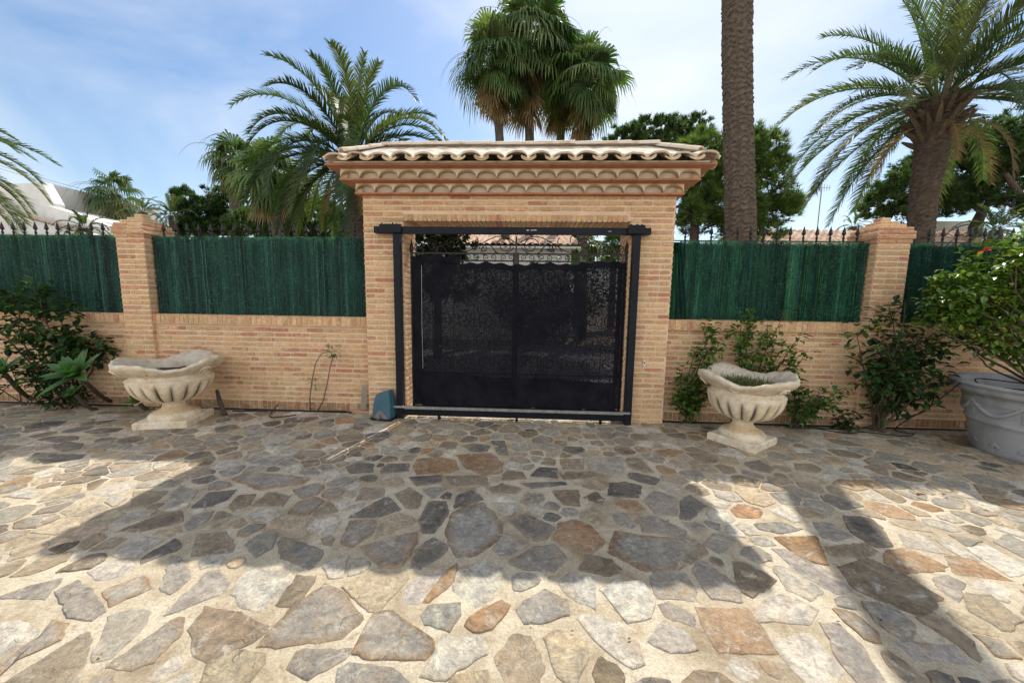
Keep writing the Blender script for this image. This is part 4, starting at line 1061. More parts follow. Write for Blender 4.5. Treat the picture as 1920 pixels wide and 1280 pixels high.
def agave(base, head, nl, L, label, tilt=(0, 0), W=.075):
    base, head = Vector(base), Vector(head); t = thing('agave', label, 'agave', base, 'agaves along the left wall')
    mb = MB(); pts = [base.lerp(head, k / 6) + Vector((0, 0, -.05 * math.sin(PI * k / 6))) for k in range(7)]
    mb.tube(pts, [.026 + .003 * math.sin(k * 2.2) for k in range(7)], 8, col=(.09, .075, .06)); mb.build('stem', 'bark', t, smooth=True)
    mb = MB(); ax = (head - base).normalized() * .5 + Vector((tilt[0], tilt[1], .8)); ax.normalize(); u = ax.orthogonal().normalized(); v = ax.cross(u)
    for i in range(nl):
        a = i * 2.39996; q = (i + .5) / nl; el = R(12 + 72 * (1 - q)) ; d = (u * math.cos(a) + v * math.sin(a)) * math.cos(el) + ax * math.sin(el)
        LL = L * rnd(.8, 1.05) * (.55 + .45 * q); c = jit((.075, .16, .055), .2); n = d.cross(ax).normalized(); S = 7; rows = []
        for k in range(S + 1):
            s_ = k / S; w_ = W * (math.sin(min(1, s_ * 1.15 + .18) * PI) ** .8) * .62 * (1 if s_ < 1 else 0) if s_ < .99 else .001
            p = head + d * LL * s_ + ax * (.02 - .16 * LL * s_ * s_); up = n.cross(d).normalized()
            if up.dot(ax) < 0: up = -up
            rows.append([mb.vert(p - n * w_ + up * w_ * .35, tuple(x * 1.25 for x in c)), mb.vert(p, c), mb.vert(p + n * w_ + up * w_ * .35, tuple(x * 1.25 for x in c))])
        for a_, b_ in zip(rows, rows[1:]):
            mb.face((a_[0], a_[1], b_[1], b_[0])); mb.face((a_[1], a_[2], b_[2], b_[1]))
    mb.build('leaves', 'leaf', t, smooth=True)
    return t
agave(on_ground(212, 754), at(150, 705, 4.15), 26, .60, 'green agave rosette on a leaning stem, next to the dark shrub', (-.3, -.5))
agave(on_ground(64, 750), at(10, 702, 4.25), 18, .50, 'green agave rosette cut by the left edge of the photo', (-.4, -.3))
agave((-5.85, 4.62, 0), (-5.90, 4.45, .26), 10, .26, 'small agave under the bigger rosette', (-.1, -.5), .055)
agave((-5.15, 4.74, 0), (-5.25, 4.64, .10), 13, .34, 'low agave rosette on the ground behind the wide stone urn', (0, -.2), .05)
mb = MB(); mb.tube([(-3.98, 4.55, .0), (-4.1, 4.62, .16), (-4.2, 4.7, .3)], [.03, .028, .02], 8, col=(.09, .075, .06)); tag(mb.build('bare_stump', 'bark'), 'short bare brown stump behind the foot of the wide stone urn', 'stem')
def sprig():
    t = thing('climbing_shoot', 'bare twin stems with a few leaves on top, against the wall beside the motor', 'plant', (-2.92, 4.84, 0))
    ms = MB(); ml = MB()
    A = [(-3.0, 4.84, 0), (-2.99, 4.82, .18), (-2.93, 4.8, .45), (-2.87, 4.8, .68), (-2.78, 4.8, .82), (-2.66, 4.8, .84)]
    B = [(-2.90, 4.84, 0), (-2.80, 4.82, .16), (-2.72, 4.8, .42), (-2.67, 4.8, .64), (-2.62, 4.8, .80), (-2.70, 4.8, .86)]
    for P in (A, B): ms.tube([Vector(P[0]).lerp(Vector(P[1]), 0)] + P[1:], [.010, .009, .008, .007, .006, .004], 6, col=(.22, .16, .11))
    for c, n, s in (((-2.63, 4.79, .86), 34, .09), ((-2.89, 4.79, .42), 14, .07)):
        for i in range(n):
            o = rdir() * s * rnd(.2, 1); d = (o.normalized() + Vector((0, -.2, .2))).normalized(); leaf(ml, Vector(c) + o, d, Z_, rnd(.04, .075), rnd(.014, .024), jit(random.choice(MG), .25))
    ms.build('stems', 'bark', t, smooth=True); ml.build('foliage', 'leaf', t)
sprig()
# right: young hibiscus plants along the wall
bush('young_shrub', 'slim yellow-green shrub nearest the gateway, behind the right urn', 'shrub', (2.12, 4.78, 0),
     [(2.28, 4.68, 1.28), (2.1, 4.65, 1.0), (1.93, 4.62, .75), (2.35, 4.7, 1.1), (2.2, 4.6, .5), (1.95, 4.66, .45), (2.25, 4.66, .85)], .07, 760, YG_[:3] + MG, 'leaf', spread=.085, wob=.08, twig=4, lstart=.2)
bush('young_shrub', 'tall thin-stemmed shrub rising over the coping behind the right urn', 'shrub', (2.85, 4.78, 0),
     [(2.62, 4.68, 1.40), (2.75, 4.7, 1.44), (2.95, 4.68, 1.30), (3.12, 4.7, 1.42), (3.3, 4.66, 1.18), (3.38, 4.6, 1.02), (2.55, 4.66, 1.2), (3.05, 4.62, .95)], .068, 900, YG_[:3] + MG, 'leaf', spread=.085, wob=.08, twig=4, lstart=.45)
bush('young_shrub', 'low scattered shrub on the right of the right urn with one yellow leaf', 'shrub', (3.42, 4.74, 0),
     [(3.3, 4.6, .62), (3.55, 4.6, .55), (3.75, 4.55, .5), (3.4, 4.55, .35), (3.2, 4.6, .8), (3.6, 4.62, .3), (3.9, 4.6, .55)], .075, 380, MG, 'leaf', spread=.09, wob=.08, twig=3, lstart=.3)
hb = bush('hibiscus_shrub', 'dark green hibiscus with red buds at the foot of the right pillar', 'shrub', (4.42, 4.74, 0),
     [(3.95, 4.6, 1.2), (4.1, 4.6, 1.45), (4.3, 4.65, 1.55), (4.45, 4.6, 1.62), (4.2, 4.5, 1.05), (4.5, 4.5, 1.1), (4.8, 4.55, 1.3), (4.95, 4.55, 1.1), (4.1, 4.5, .8), (4.5, 4.45, .7), (4.75, 4.5, .75), (4.3, 4.45, .9), (5.1, 4.6, 1.35), (4.65, 4.5, .5)],
     .10, 1000, DG + MG[:2], 'leaf', spread=.15, wob=.14, r0=.015, twig=5, lstart=.4)
bush('low_shrub', 'small dark clump low between the hibiscus and the right urn', 'shrub', (4.0, 4.72, 0), [(3.85, 4.6, .3), (4.0, 4.55, .28), (4.12, 4.6, .22)], .085, 60, DG, 'leaf', spread=.08)
# flowers and yellowed leaves as parts
def blob_petals(parent, pts, name, col, s):
    for p in pts:
        mb = MB()
        for i in range(5): leaf(mb, Vector(p), (rdir(-.3, .6) + Vector((0, -.6, 0))).normalized(), Z_, s * rnd(.8, 1.1), s * .7, jit(col, .1))
        mb.build(name, 'petal', parent)
blob_petals(hb, [at(1643, 667, 4.5), at(1566, 645, 4.6)], 'flower', (.55, .02, .05), .045)
blob_petals(hb, [at(1600, 668, 4.5), at(1701, 694, 4.4), at(1650, 612, 4.5)], 'yellow_leaf', (.65, .45, .02), .05)
# sunlit bush growing in the planter
def big_bush():
    base = Vector((PLX + .05, PLY + .05, .62)); t = thing('planter_bush', 'large sunlit glossy-leaved bush growing in the grey planter', 'shrub', base)
    ms = MB(); ml = MB(); tips = []
    blobs = [(5.05, 4.2, 1.95, .50, .38), (4.75, 4.25, 1.72, .42, .34), (5.5, 4.15, 2.15, .55, .42), (4.9, 4.15, 1.42, .40, .26), (4.52, 4.2, 1.50, .26, .18), (5.35, 4.1, 1.65, .55, .35), (5.9, 4.2, 1.9, .55, .5), (4.72, 4.1, 2.05, .20, .14), (5.02, 4.1, 1.15, .22, .16), (5.75, 4.0, 1.35, .4, .35), (4.62, 4.2, 1.78, .28, .2)]
    for bx_, by, bz, rx, rz in blobs:
        for q in range(4): tips.append((bx_ + rnd(-.6, .6) * rx, by + rnd(-.3, .3), bz + rnd(-.6, .6) * rz))
    branches(ms, base, tips, .016, (.14, .11, .08), .15)
    for bx_, by, bz, rx, rz in blobs:
        n = int(1150 * rx * (rz + .15) * 4.2); tw = [Vector((bx_, by, bz)) + Vector(((d := rdir()).x * rx, d.y * .33, d.z * rz)) * random.random() ** .45 for _ in range(int(n / 9))]
        for i in range(n):
            p = random.choice(tw) + rdir() * rnd(.02, .09)
            if mnoise.noise(p * 5.5) < -.22: continue
            c = random.choice([(.06, .13, .022), (.09, .17, .03), (.13, .22, .035), (.18, .28, .045), (.28, .34, .05), (.06, .13, .024)])
            d = Vector((rnd(-1, 1), rnd(-1, .6), rnd(-.7, .35))).normalized()
            leaf(ml, p, d, Z_, rnd(.05, .092), rnd(.032, .055), jit(c, .2), .22)
    ms.build('stems', 'bark', t, smooth=True); ml.build('foliage', 'leaf_gloss', t)
    blob_petals(t, [at(1900, 645, 4.0), at(1848, 470, 4.0)], 'flower', (.6, .02, .06), .06)
    bp_ = MB()
big_bush()
bush('trailing_shrub', 'leafy shoots hanging at the right edge above the planter', 'shrub', (5.6, 3.85, .62), [(5.05, 3.7, .8), (5.2, 3.6, 1.0), (5.3, 3.6, .9), (5.15, 3.65, .72)], .075, 130, YG_, 'leaf_gloss', spread=.09)

# ------------------------------------------------------------------ hoses and fallen leaves
def hose(name, pts, r, label, cat='hose', mat='cable'):
    P = [Vector(p) for p in pts]; out = []
    for i in range(len(P) - 1):
        p0, p1, p2, p3 = P[max(i - 1, 0)], P[i], P[i + 1], P[min(i + 2, len(P) - 1)]
        for k in range(8):
            t = k / 8; out.append(.5 * ((2 * p1) + (p2 - p0) * t + (2 * p0 - 5 * p1 + 4 * p2 - p3) * t * t + (3 * p1 - p0 - 3 * p2 + p3) * t ** 3))
    out.append(P[-1]); mb = MB(); mb.tube(out, r, 6); return tag(mb.build(name, mat, smooth=True), label, cat)
hose('garden_hose', [(-4.0, 4.70, .02), (-3.6, 4.74, .02), (-3.45, 4.76, .03), (-3.2, 4.78, .015), (-2.9, 4.80, .02), (-2.5, 4.84, .015)], .009, 'thin black hose along the foot of the wall right of the wide urn')
hose('hose_offcut', [(-3.38, 4.74, .12), (-3.40, 4.6, .02), (-3.3, 4.5, .016), (-3.15, 4.56, .016), (-3.06, 4.62, .018)], .007, 'looped black tube end on the paving left of the climbing shoot')
hose('irrigation_hose', [(PLX - .70, PLY + .30, .76), (PLX - .82, PLY + .36, .66), (4.75, 4.5, .35), (4.5, 4.7, .12), (4.2, 4.74, .02), (3.8, 4.70, .016), (3.5, 4.76, .016), (2.6, 4.83, .016)], .007, 'black irrigation tube dropping from the planter rim to the soil bed')
hose('irrigation_hose', [(PLX - .71, PLY + .22, .77), (4.70, 4.42, .42), (4.6, 4.68, .05), (4.75, 4.6, .014), (4.5, 4.52, .014), (4.2, 4.62, .014), (3.9, 4.56, .014), (3.65, 4.72, .014)], .006, 'second thin black tube looping over the paving edge below the planter')
hose('irrigation_hose', [(PLX - .74, PLY - .05, .74), (PLX - .69, PLY + .12, .78), (PLX - .55, PLY + .2, .80), (PLX - .30, PLY + .0, .79), (PLX - .2, PLY - .3, .80)], .006, 'black tube lying across the rim of the grey planter')
for i, (x, y, lab) in enumerate(((1722, 929, 'curled dry brown leaf on the sunlit paving at right, the bigger of two'), (1770, 929, 'small dry leaf fleck beside the curled brown leaf'), (1846, 950, 'small yellow fallen leaf near the planter shadow'))):
    p = on_ground(x, y, .02); mb = MB()
    for q in range(3 if i == 0 else 1): leaf(mb, p + Vector((rnd(-.02, .02), rnd(-.01, .01), 0)), Vector((rnd(-1, 1), rnd(-.4, .4), .15)).normalized(), Z_, (.06, .04, .04)[i], .03, ((.16, .07, .03), (.2, .1, .05), (.5, .42, .1))[i], .3)
    tag(mb.build('fallen_leaf', 'petal'), lab, 'leaf', 'dry leaves fallen on the paving')

# ------------------------------------------------------------------ palms
def rough_trunk(pts, rad, name, parent, col=(.11, .085, .065), nring=11, nu=28, bumpy=.03, dz=.028, sprial=9):
    """palm trunk with spiralling leaf-base scars as real relief"""
    P = [Vector(p) for p in pts]; L = sum((b - a).length for a, b in zip(P, P[1:])); n = int(L / dz); mb = MB(); rows = []
    cum = [0]
    for a, b in zip(P, P[1:]): cum.append(cum[-1] + (b - a).length)
    for j in range(n + 1):
        s_ = L * j / n; k = 0
        while k < len(P) - 2 and cum[k + 1] < s_: k += 1
        t = (s_ - cum[k]) / max(1e-6, cum[k + 1] - cum[k]); p0, p1, p2, p3 = P[max(k - 1, 0)], P[k], P[k + 1], P[min(k + 2, len(P) - 1)]
        p = .5 * ((2 * p1) + (p2 - p0) * t + (2 * p0 - 5 * p1 + 4 * p2 - p3) * t * t + (3 * p1 - p0 - 3 * p2 + p3) * t ** 3)
        r = rad[k] + (rad[k + 1] - rad[k]) * t; row = []
        for i in range(nu):
            a = 2 * PI * i / nu
            u = a / (2 * PI) * sprial; v = s_ * nring
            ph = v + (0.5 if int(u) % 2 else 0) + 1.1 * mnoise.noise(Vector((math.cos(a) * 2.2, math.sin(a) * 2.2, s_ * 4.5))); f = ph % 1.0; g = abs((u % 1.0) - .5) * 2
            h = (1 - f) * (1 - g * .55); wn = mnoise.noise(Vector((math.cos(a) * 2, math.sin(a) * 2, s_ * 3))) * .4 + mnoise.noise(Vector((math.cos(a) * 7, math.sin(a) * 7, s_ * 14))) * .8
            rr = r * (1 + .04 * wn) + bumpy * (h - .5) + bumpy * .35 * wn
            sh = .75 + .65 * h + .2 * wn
            row.append(mb.vert((p.x + rr * math.cos(a), p.y + rr * math.sin(a), p.z), tuple(c * sh for c in col)))
        rows.append(row)
    for a, b in zip(rows, rows[1:]):
        for i in range(nu): mb.face((a[i], a[(i + 1) % nu], b[(i + 1) % nu], b[i]))
    mb.face(rows[-1])
    return mb.build(name, 'bark', parent)

def frond(mb, base, az, el, L, droop, nl, ll, col, lw=.022, side_v=.35, bend=0.0, up_tip=0):
    d = Vector((math.cos(az) * math.cos(el), math.sin(az) * math.cos(el), math.sin(el))); p = Vector(base); S = 16; pts = [p.copy()]; ds = [d.copy()]
    hz = Vector((-math.sin(az), math.cos(az), 0))
    for k in range(S):
        d = d + Vector((0, 0, -droop / S * (.35 + 1.3 * k / S))) + hz * (bend / S); d.normalize(); p = p + d * (L / S); pts.append(p.copy()); ds.append(d.copy())
    mb.tube(pts, [.022 * (1 - .85 * k / S) * (L / 3) for k in range(S + 1)], 4, col=tuple(c * 1.6 + .03 for c in col), cap=False)
    for k in range(nl):
        u = .14 + .86 * (k + .5) / nl; x = u * S; i = min(S - 1, int(x)); f = x - i; q = pts[i].lerp(pts[i + 1], f); dd = ds[i].lerp(ds[i + 1], f).normalized()
        s = dd.cross(Z_); s = s.normalized() if s.length > .05 else hz.copy(); n = s.cross(dd).normalized()
        LL = ll * (math.sin(PI * min(1, (u * .86 + .14))) ** .55 * .75 + .25) * rnd(.85, 1.1) if u < .93 else ll * .45
        for sg in (-1, 1):
            c = jit(col, .22); v = (s * sg * rnd(.5, .75) + dd * rnd(.75, 1.15) + n * side_v * rnd(.3, 1.5)).normalized(); w_ = dd * lw * .5 * rnd(.8, 1.2)
            m = q + v * LL * .55; e = q + v * LL + Vector((0, 0, -LL * rnd(.1, .3)))
            a_, b_ = mb.vert(q - w_, c), mb.vert(q + w_, c); c_, d_ = mb.vert(m - w_ * .8, c), mb.vert(m + w_ * .8, c)
            mb.face((a_, b_, d_, c_)); mb.face((c_, d_, mb.vert(e, tuple(x * 1.3 for x in c))))
def date_palm(name, label, crown, base, tr, fronds, L, ll, nl, cols, lw=.024, trunk=True, cat='palm tree', tcol=(.11, .085, .065), stubs=True, midp=None, dead=6, radii=None):
    base, crown = Vector(base), Vector(crown); t = thing(name, label, cat, base)
    if trunk:
        mid = [Vector(m) for m in midp] if midp else [base.lerp(crown, .5)]
        pts = [base] + mid + [crown]; rr = radii or [tr * 1.05] + [tr] * len(mid) + [tr * .95]
        rough_trunk(pts, rr, 'trunk', t, tcol)
    if stubs:
        mb = MB()
        for i in range(46):
            a = i * 2.39996; z = -.75 + .8 * i / 46; r0 = tr * (.85 + .5 * math.exp(-((z + .2) / .35) ** 2))
            p = crown + Vector((math.cos(a) * r0 * .8, math.sin(a) * r0 * .8, z)); e = p + Vector((math.cos(a) * .22, math.sin(a) * .22, rnd(.12, .32)))
            mb.tube([p, p.lerp(e, .5), e], [.055, .045, .018], 5, col=jit((.13, .10, .068), .3))
        mb.build('leaf_bases', 'bark', t)
    mb = MB(); dm = MB()
    for (az, el, k, dr, *bd) in fronds:
        c = random.choice(cols); frond(mb, crown + Vector((math.cos(az) * tr * .4, math.sin(az) * tr * .4, .05)), az, el, L * k, dr, nl, ll, c, lw, bend=bd[0] if bd else 0)
    mb.build('fronds', 'frond', t)
    if dead:
        for i in range(dead): az = 2 * PI * i / dead + rnd(-.3, .3); frond(dm, crown + Vector((math.cos(az) * tr, math.sin(az) * tr, -.4)), az, R(rnd(-30, 10)), L * rnd(.3, .5), 3.2, int(nl * .4), ll * .6, (.22, .15, .08), lw * .8)
        dm.build('dead_fronds', 'frond', t)
    return t
def ring_fronds(n, seed, dk=1.0):
    random.seed(seed); out = []
    for i in range(n):
        q = (i + .5) / n; az = i * 2.39996 + rnd(-.25, .25); el = R(84 - 103 * q ** .9 + rnd(-7, 7)); out.append((az, el, rnd(.82, 1.06) * (.84 if q < .2 else 1), (1.0 + .9 * (1 - abs(q - .5)) + .5 * q) * rnd(.8, 1.2) * dk, rnd(-.35, .35)))
    return out
DP = [(.045, .075, .025), (.06, .10, .03), (.035, .06, .022), (.09, .115, .04)]
DP2 = [(.06, .095, .035), (.08, .12, .045), (.045, .075, .03), (.11, .13, .055)]
cl = at(662, 306, 9.0)
date_palm('date_palm', 'arching date palm rising just left of the gateway roof', cl, (cl.x + .06, 9.0, 0), .21,
          ring_fronds(62, 19, 1.2), 2.9, .40, 88, DP, .036, midp=[(cl.x + .08, 9.0, 2.2), (cl.x + .05, 9, 3.9)])
cr = at(1760, 192, 7.5)
date_palm('date_palm', 'big date palm with shaggy trunk top at the upper right', cr, (cr.x + .08, 7.5, 0), .26,
          ring_fronds(54, 23, .78), 2.9, .40, 84, DP2, .028, midp=[(cr.x + .05, 7.5, 2.0), (cr.x - .02, 7.5, 3.4), (cr.x + .0, 7.5, 4.5)], radii=[.215, .205, .19, .24, .31], dead=6)
ce = at(-235, 290, 8.0)
date_palm('date_palm', 'palm at the left edge of which only frond tips reach into view', ce, (ce.x - .2, 8.0, 0), .24, ring_fronds(56, 5), 2.9, .42, 90, DP2, .034)

# tall bare palm trunk close behind the wall, its crown high above the view
t = thing('tall_palm', 'tall palm of which only the straight rough trunk is in view, right of the gateway', 'palm tree', (3.92, 7.0, 0))
tp = [(3.93, 7.0, 0), (3.86, 7.0, 1.4), (3.75, 7.0, 2.9), (3.59, 7.0, 4.4), (3.40, 7.0, 6.4), (3.26, 7.0, 9.0), (3.2, 7.0, 13.5)]
rough_trunk(tp, [.28, .27, .25, .232, .228, .22, .21], 'trunk', t, (.125, .098, .074), nring=10, nu=56, bumpy=.026, dz=.016, sprial=9)
mb = MB()
random.seed(3)
for (az, el, k, dr, b_) in ring_fronds(34, 3): frond(mb, (3.15, 7.0, 13.5), az, el, 3.2 * k, dr, 36, .42, random.choice(DP), .035, bend=b_)
mb.build('fronds', 'frond', t)

def fan_leaf(mb, p, d, L, col, nseg=22, droop=.5, spread=2.0):
    d = d.normalized(); s = d.cross(Z_); s = s.normalized() if s.length > .05 else Vector((1, 0, 0)); n = s.cross(d).normalized()
    hub = p; a0 = mb.vert(hub, col)
    for i in range(nseg):
        t0 = -spread + 2 * spread * i / nseg; t1 = -spread + 2 * spread * (i + 1) / nseg; tm = (t0 + t1) / 2; Ls = L * (.72 + .28 * math.cos(tm * .6)) * rnd(.92, 1.05)
        def q(t, r, dz, fold=0): return hub + (d * math.cos(t) + s * math.sin(t)) * r + n * (fold - .12 * r) + Vector((0, 0, -dz))
        c = jit(col, .25); hd = droop * rnd(.6, 1.5); m0 = mb.vert(q(t0, Ls * .42, hd * .05 * L, .0), c); m1 = mb.vert(q(t1, Ls * .42, hd * .05 * L, .03 * L), c); sp_ = (t1 - t0) * .26
        e0 = mb.vert(q(tm - sp_, Ls * .72, hd * .26 * L), c); e1 = mb.vert(q(tm + sp_, Ls * .72, hd * .26 * L), c); e = mb.vert(q(tm + rnd(-.06, .06), Ls * .86, hd * .85 * L), tuple(x * 1.5 for x in c))
        mb.face((a0, m0, m1)); mb.face((m0, e0, e1, m1)); mb.face((e0, e, e1))
def fan_palm(label, base, crown, tr, L, nl, seed, cols, dead=10, skirt=.5, threads=10, pet=.8, nseg=20, group=None, curve=0.0, droop=.5):
    random.seed(seed); base, crown = Vector(base), Vector(crown); t = thing('fan_palm', label, 'palm tree', base, group)
    rough_trunk([base, base.lerp(crown, .5) + Vector((curve, 0, 0)), crown], [tr * 1.15, tr, tr * .95], 'trunk', t, (.12, .10, .08), nring=8, nu=14, bumpy=.012, dz=.09)
    mb = MB()
    for i in range(nl):
        q = (i + .5) / nl; az = i * 2.39996 + rnd(-.2, .2); el = R(88 - 125 * q + rnd(-8, 8)); d = Vector((math.cos(az) * math.cos(el), math.sin(az) * math.cos(el), math.sin(el)))
        h = crown + d * pet * rnd(.75, 1.1) + Vector((0, 0, -.15 * pet * math.cos(el)))
        c = random.choice(cols); mb.tube([crown + Vector((0, 0, -.2 * q)), crown.lerp(h, .5) + Vector((0, 0, .04)), h], .013, 4, col=tuple(x * 1.6 + .03 for x in c), cap=False)
        fan_leaf(mb, h, (d + rdir() * .35 + Vector((0, 0, -.45 * math.cos(el) - .35 * q))), L * rnd(.75, 1.15), c, nseg, droop)
    mb.build('fronds', 'frond', t)
    if dead:
        mb = MB()
        for i in range(dead):
            az = 2 * PI * i / dead + rnd(-.3, .3); d = Vector((math.cos(az) * .35, math.sin(az) * .35, -1)).normalized(); h = crown + Vector((math.cos(az) * .22, math.sin(az) * .22, -.35 - rnd(0, skirt)))
            fan_leaf(mb, h, (d + rdir() * .35), L * rnd(.6, .95), random.choice([(.22, .15, .08), (.16, .11, .06), (.12, .12, .05), (.26, .19, .11)]), 14, .3, 1.0)
        mb.build('dead_fronds', 'frond', t)
    if threads:
        mb = MB()
        for i in range(threads):
            az = rnd(0, 2 * PI); el = R(rnd(10, 70)); d = Vector((math.cos(az) * math.cos(el), math.sin(az) * math.cos(el), math.sin(el))); p = crown.copy(); pts = [p.copy()]
            for k in range(12): d = (d + Vector((0, 0, -.12 - .02 * k))).normalized(); p = p + d * L * .22; pts.append(p.copy())
            mb.tube(pts, [.014 * (1 - k / 14) for k in range(13)], 3, col=(.16, .13, .08), cap=False)
        mb.build('flower_stalks', 'bark', t)
    return t
FG = [(.075, .135, .045), (.095, .165, .055), (.055, .10, .035), (.15, .20, .075)]
GRP = 'tall fan palms rising behind the gateway roof'
def fp(label, bx_, by_, cx_, cy_, Y, *a, **k):
    b = at(bx_, by_, Y); b.z = 0; fan_palm(label, b, at(cx_, cy_, Y), *a, **k)
fp('lower left one of the tall fan palms behind the gateway roof', 962, 470, 928, 118, 15.0, .17, 1.10, 40, 31, FG, group=GRP, pet=.95, dead=22, skirt=1.3, nseg=28)
fp('tallest fan palm, centre of the group behind the gateway roof', 998, 470, 992, 82, 15.8, .19, 1.25, 60, 32, FG, group=GRP, pet=1.25, threads=20, dead=34, skirt=2.2, nseg=28)
fp('slim leaning fan palm of the group, its crown right of the tallest', 1040, 480, 1052, 146, 16.6, .18, 1.05, 42, 33, FG, group=GRP, curve=.1, pet=1.0, dead=22, skirt=1.4, nseg=28)
fp('rightmost fan palm of the group behind the gateway roof', 1096, 480, 1096, 158, 15.4, .19, 1.02, 46, 34, FG, group=GRP, pet=1.05, threads=18, dead=22, skirt=1.4, nseg=28)
fp('dark fan palm tangled behind the arching date palm', 545, 430, 508, 330, 11.0, .2, .85, 34, 41, FG, dead=10, pet=.6)
fp('small fan palm left of the left pillar, against the sky', 215, 410, 215, 365, 18.0, .16, .85, 20, 42, [(.05, .09, .03), (.07, .11, .04), (.12, .13, .06)], dead=8, threads=4, pet=.75)
fp('fan palm with bleached stalks left of the dark fan palm', 436, 420, 436, 300, 13.5, .17, .72, 26, 43, FG, dead=8, threads=10, pet=.5)
fp('fan palm low beside the small one left of the left pillar', 165, 420, 172, 400, 19.0, .18, .8, 18, 44, [(.05, .10, .03), (.04, .08, .03)], dead=0, threads=0, pet=.5)
fp('bushy fan palm across the street, seen through the gate opening', 1085, 500, 1085, 460, 20.0, .2, 1.05, 30, 45, [(.06, .11, .03), (.09, .13, .04)], dead=6, threads=0, pet=.7)
fp('second fan palm through the gate opening, by the right brick pier', 1150, 500, 1152, 462, 21.0, .18, .95, 24, 46, [(.05, .10, .03), (.08, .12, .04)], dead=4, threads=0, pet=.6)
def small_date(label, x, y, Y, L, seed, n=26, tr=.15, dead=0):
    c = at(x, y, Y); date_palm('small_palm', label, c, (c.x, c.y, 0), tr, ring_fronds(n, seed), L, L * .16, 26, DP2, .035, stubs=False, dead=dead)
small_date('small feathery palm behind the spears right of the left pillar', 324, 405, 15.0, 1.15, 51)
small_date('small palm low above the wall left of the left pillar', 268, 398, 17.0, 1.1, 52, 18)
small_date('thin palm peeping over the tiled house right of the tall trunk', 1600, 425, 19.0, .9, 53, 14)
small_date('bushy cycad-like palm at the right edge above the sunlit bush', 1868, 432, 12.5, 1.15, 54, 30, .16)
small_date('low palm just above the railing at far left', 160, 428, 12.0, .85, 55, 18)

# ------------------------------------------------------------------ pines and broad trees
def pine(name, label, base, blobs, limbs, tr, cols, seed, dens=1.0, nl=.16, cat='tree', needles=9, up=.6, wid=.011, hole=.05):
    random.seed(seed); base = Vector(base); t = thing(name, label, cat, base); ms = MB(); ml = MB()
    for P in limbs:
        n = len(P[0]); ms.tube([Vector(p) for p in P[0]], [P[1] + (P[2] - P[1]) * k / (n - 1) for k in range(n)], 8, col=(.10, .075, .06), cap=False)
    hubs = [Vector(p) for P in limbs for p in P[0][1:]]
    for (c, rx, ry, rz) in blobs:
        c = Vector(c); n = int(dens * 1700 * (rx * rz + .25 * rx)); h = min(hubs, key=lambda q: (q - c).length)
        for q in range(5):
            e = c + Vector((rnd(-.6, .6) * rx, rnd(-.6, .6) * ry, rnd(-.5, .3) * rz)); ms.tube([h, h.lerp(e, .5) + rdir() * .1, e], [.05, .035, .012], 5, col=(.09, .07, .055), cap=False)
        tw = []
        for q in range(max(8, n // 7)):
            d = rdir(-.65, 1); tw.append(c + Vector((d.x * rx, d.y * ry, d.z * rz)) * rnd(.55, 1.03))
        for i in range(n):
            p = random.choice(tw) + rdir() * rnd(.02, .14) * max(1, rx * .6)
            if mnoise.noise(p * 2.6 + Vector((seed, 0, 0))) < -.09: continue
            col = jit(random.choice(cols), .25)
            ax = ((p - c).normalized() + Vector((0, 0, up)) + rdir() * .4).normalized()
            for k in range(needles):
                d = (ax + rdir() * .75).normalized(); L = nl * rnd(.6, 1.2); s = d.cross(rdir()); 
                if s.length < 1e-3: continue
                s = s.normalized() * wid; ml.face((ml.vert(p - s, col), ml.vert(p + s, col), ml.vert(p + d * L, tuple(x * 1.2 for x in col))))
    ms.build('trunk', 'bark', t, smooth=True); ml.build('crown', 'leaf', t)
    return t
PG = [(.075, .13, .03), (.10, .16, .04), (.055, .095, .025), (.14, .20, .05)]
PD = [(.045, .085, .028), (.06, .105, .034), (.03, .06, .022), (.08, .125, .04)]
def bl(Y, lst): return [(at(x, y, Y + dy), 1.12 * r * Y / 693, r * Y / 693 * .9, 1.1 * rz * Y / 693) for x, y, r, rz, dy in lst]
B = at(1300, 440, 12); B.z = 0
pine('pine_tree', 'bright green pine behind the tall bare palm trunk', B,
     bl(12, [(1320, 300, 55, 40, 0), (1395, 300, 60, 45, .5), (1440, 330, 32, 34, 0), (1300, 350, 50, 40, .3), (1360, 380, 60, 42, 0), (1440, 400, 45, 30, .3), (1280, 400, 38, 30, -.3), (1465, 380, 28, 20, 0), (1330, 420, 45, 25, .5), (1410, 435, 50, 22, .2), (1420, 275, 40, 22, .4)]),
     [([B, at(1302, 420, 12), at(1300, 370, 12), at(1320, 310, 12)], .15, .06), ([at(1300, 400, 12), at(1340, 370, 12.1), at(1390, 320, 12.3)], .08, .03), ([at(1302, 415, 12), at(1380, 410, 12), at(1440, 390, 12)], .07, .02), ([at(1302, 410, 12), at(1275, 385, 12)], .05, .02)], .15, PG, 61, dens=1.15, nl=.21)
B = at(1210, 480, 19); B.z = 0
pine('umbrella_pine', 'dark flat-topped pine behind the right end of the gateway roof', B, bl(19, [(1175, 265, 35, 22, 0), (1230, 250, 45, 25, 0), (1285, 250, 42, 24, .5), (1140, 300, 25, 25, 0), (1215, 285, 60, 20, 0)]),
     [([B, at(1212, 380, 19), at(1220, 290, 19)], .2, .1), ([at(1212, 330, 19), at(1280, 270, 19)], .09, .04)], .2, PD + PG[2:3], 62, dens=.9, nl=.2, wid=.018)
B = at(1850, 470, 15); B.z = 0
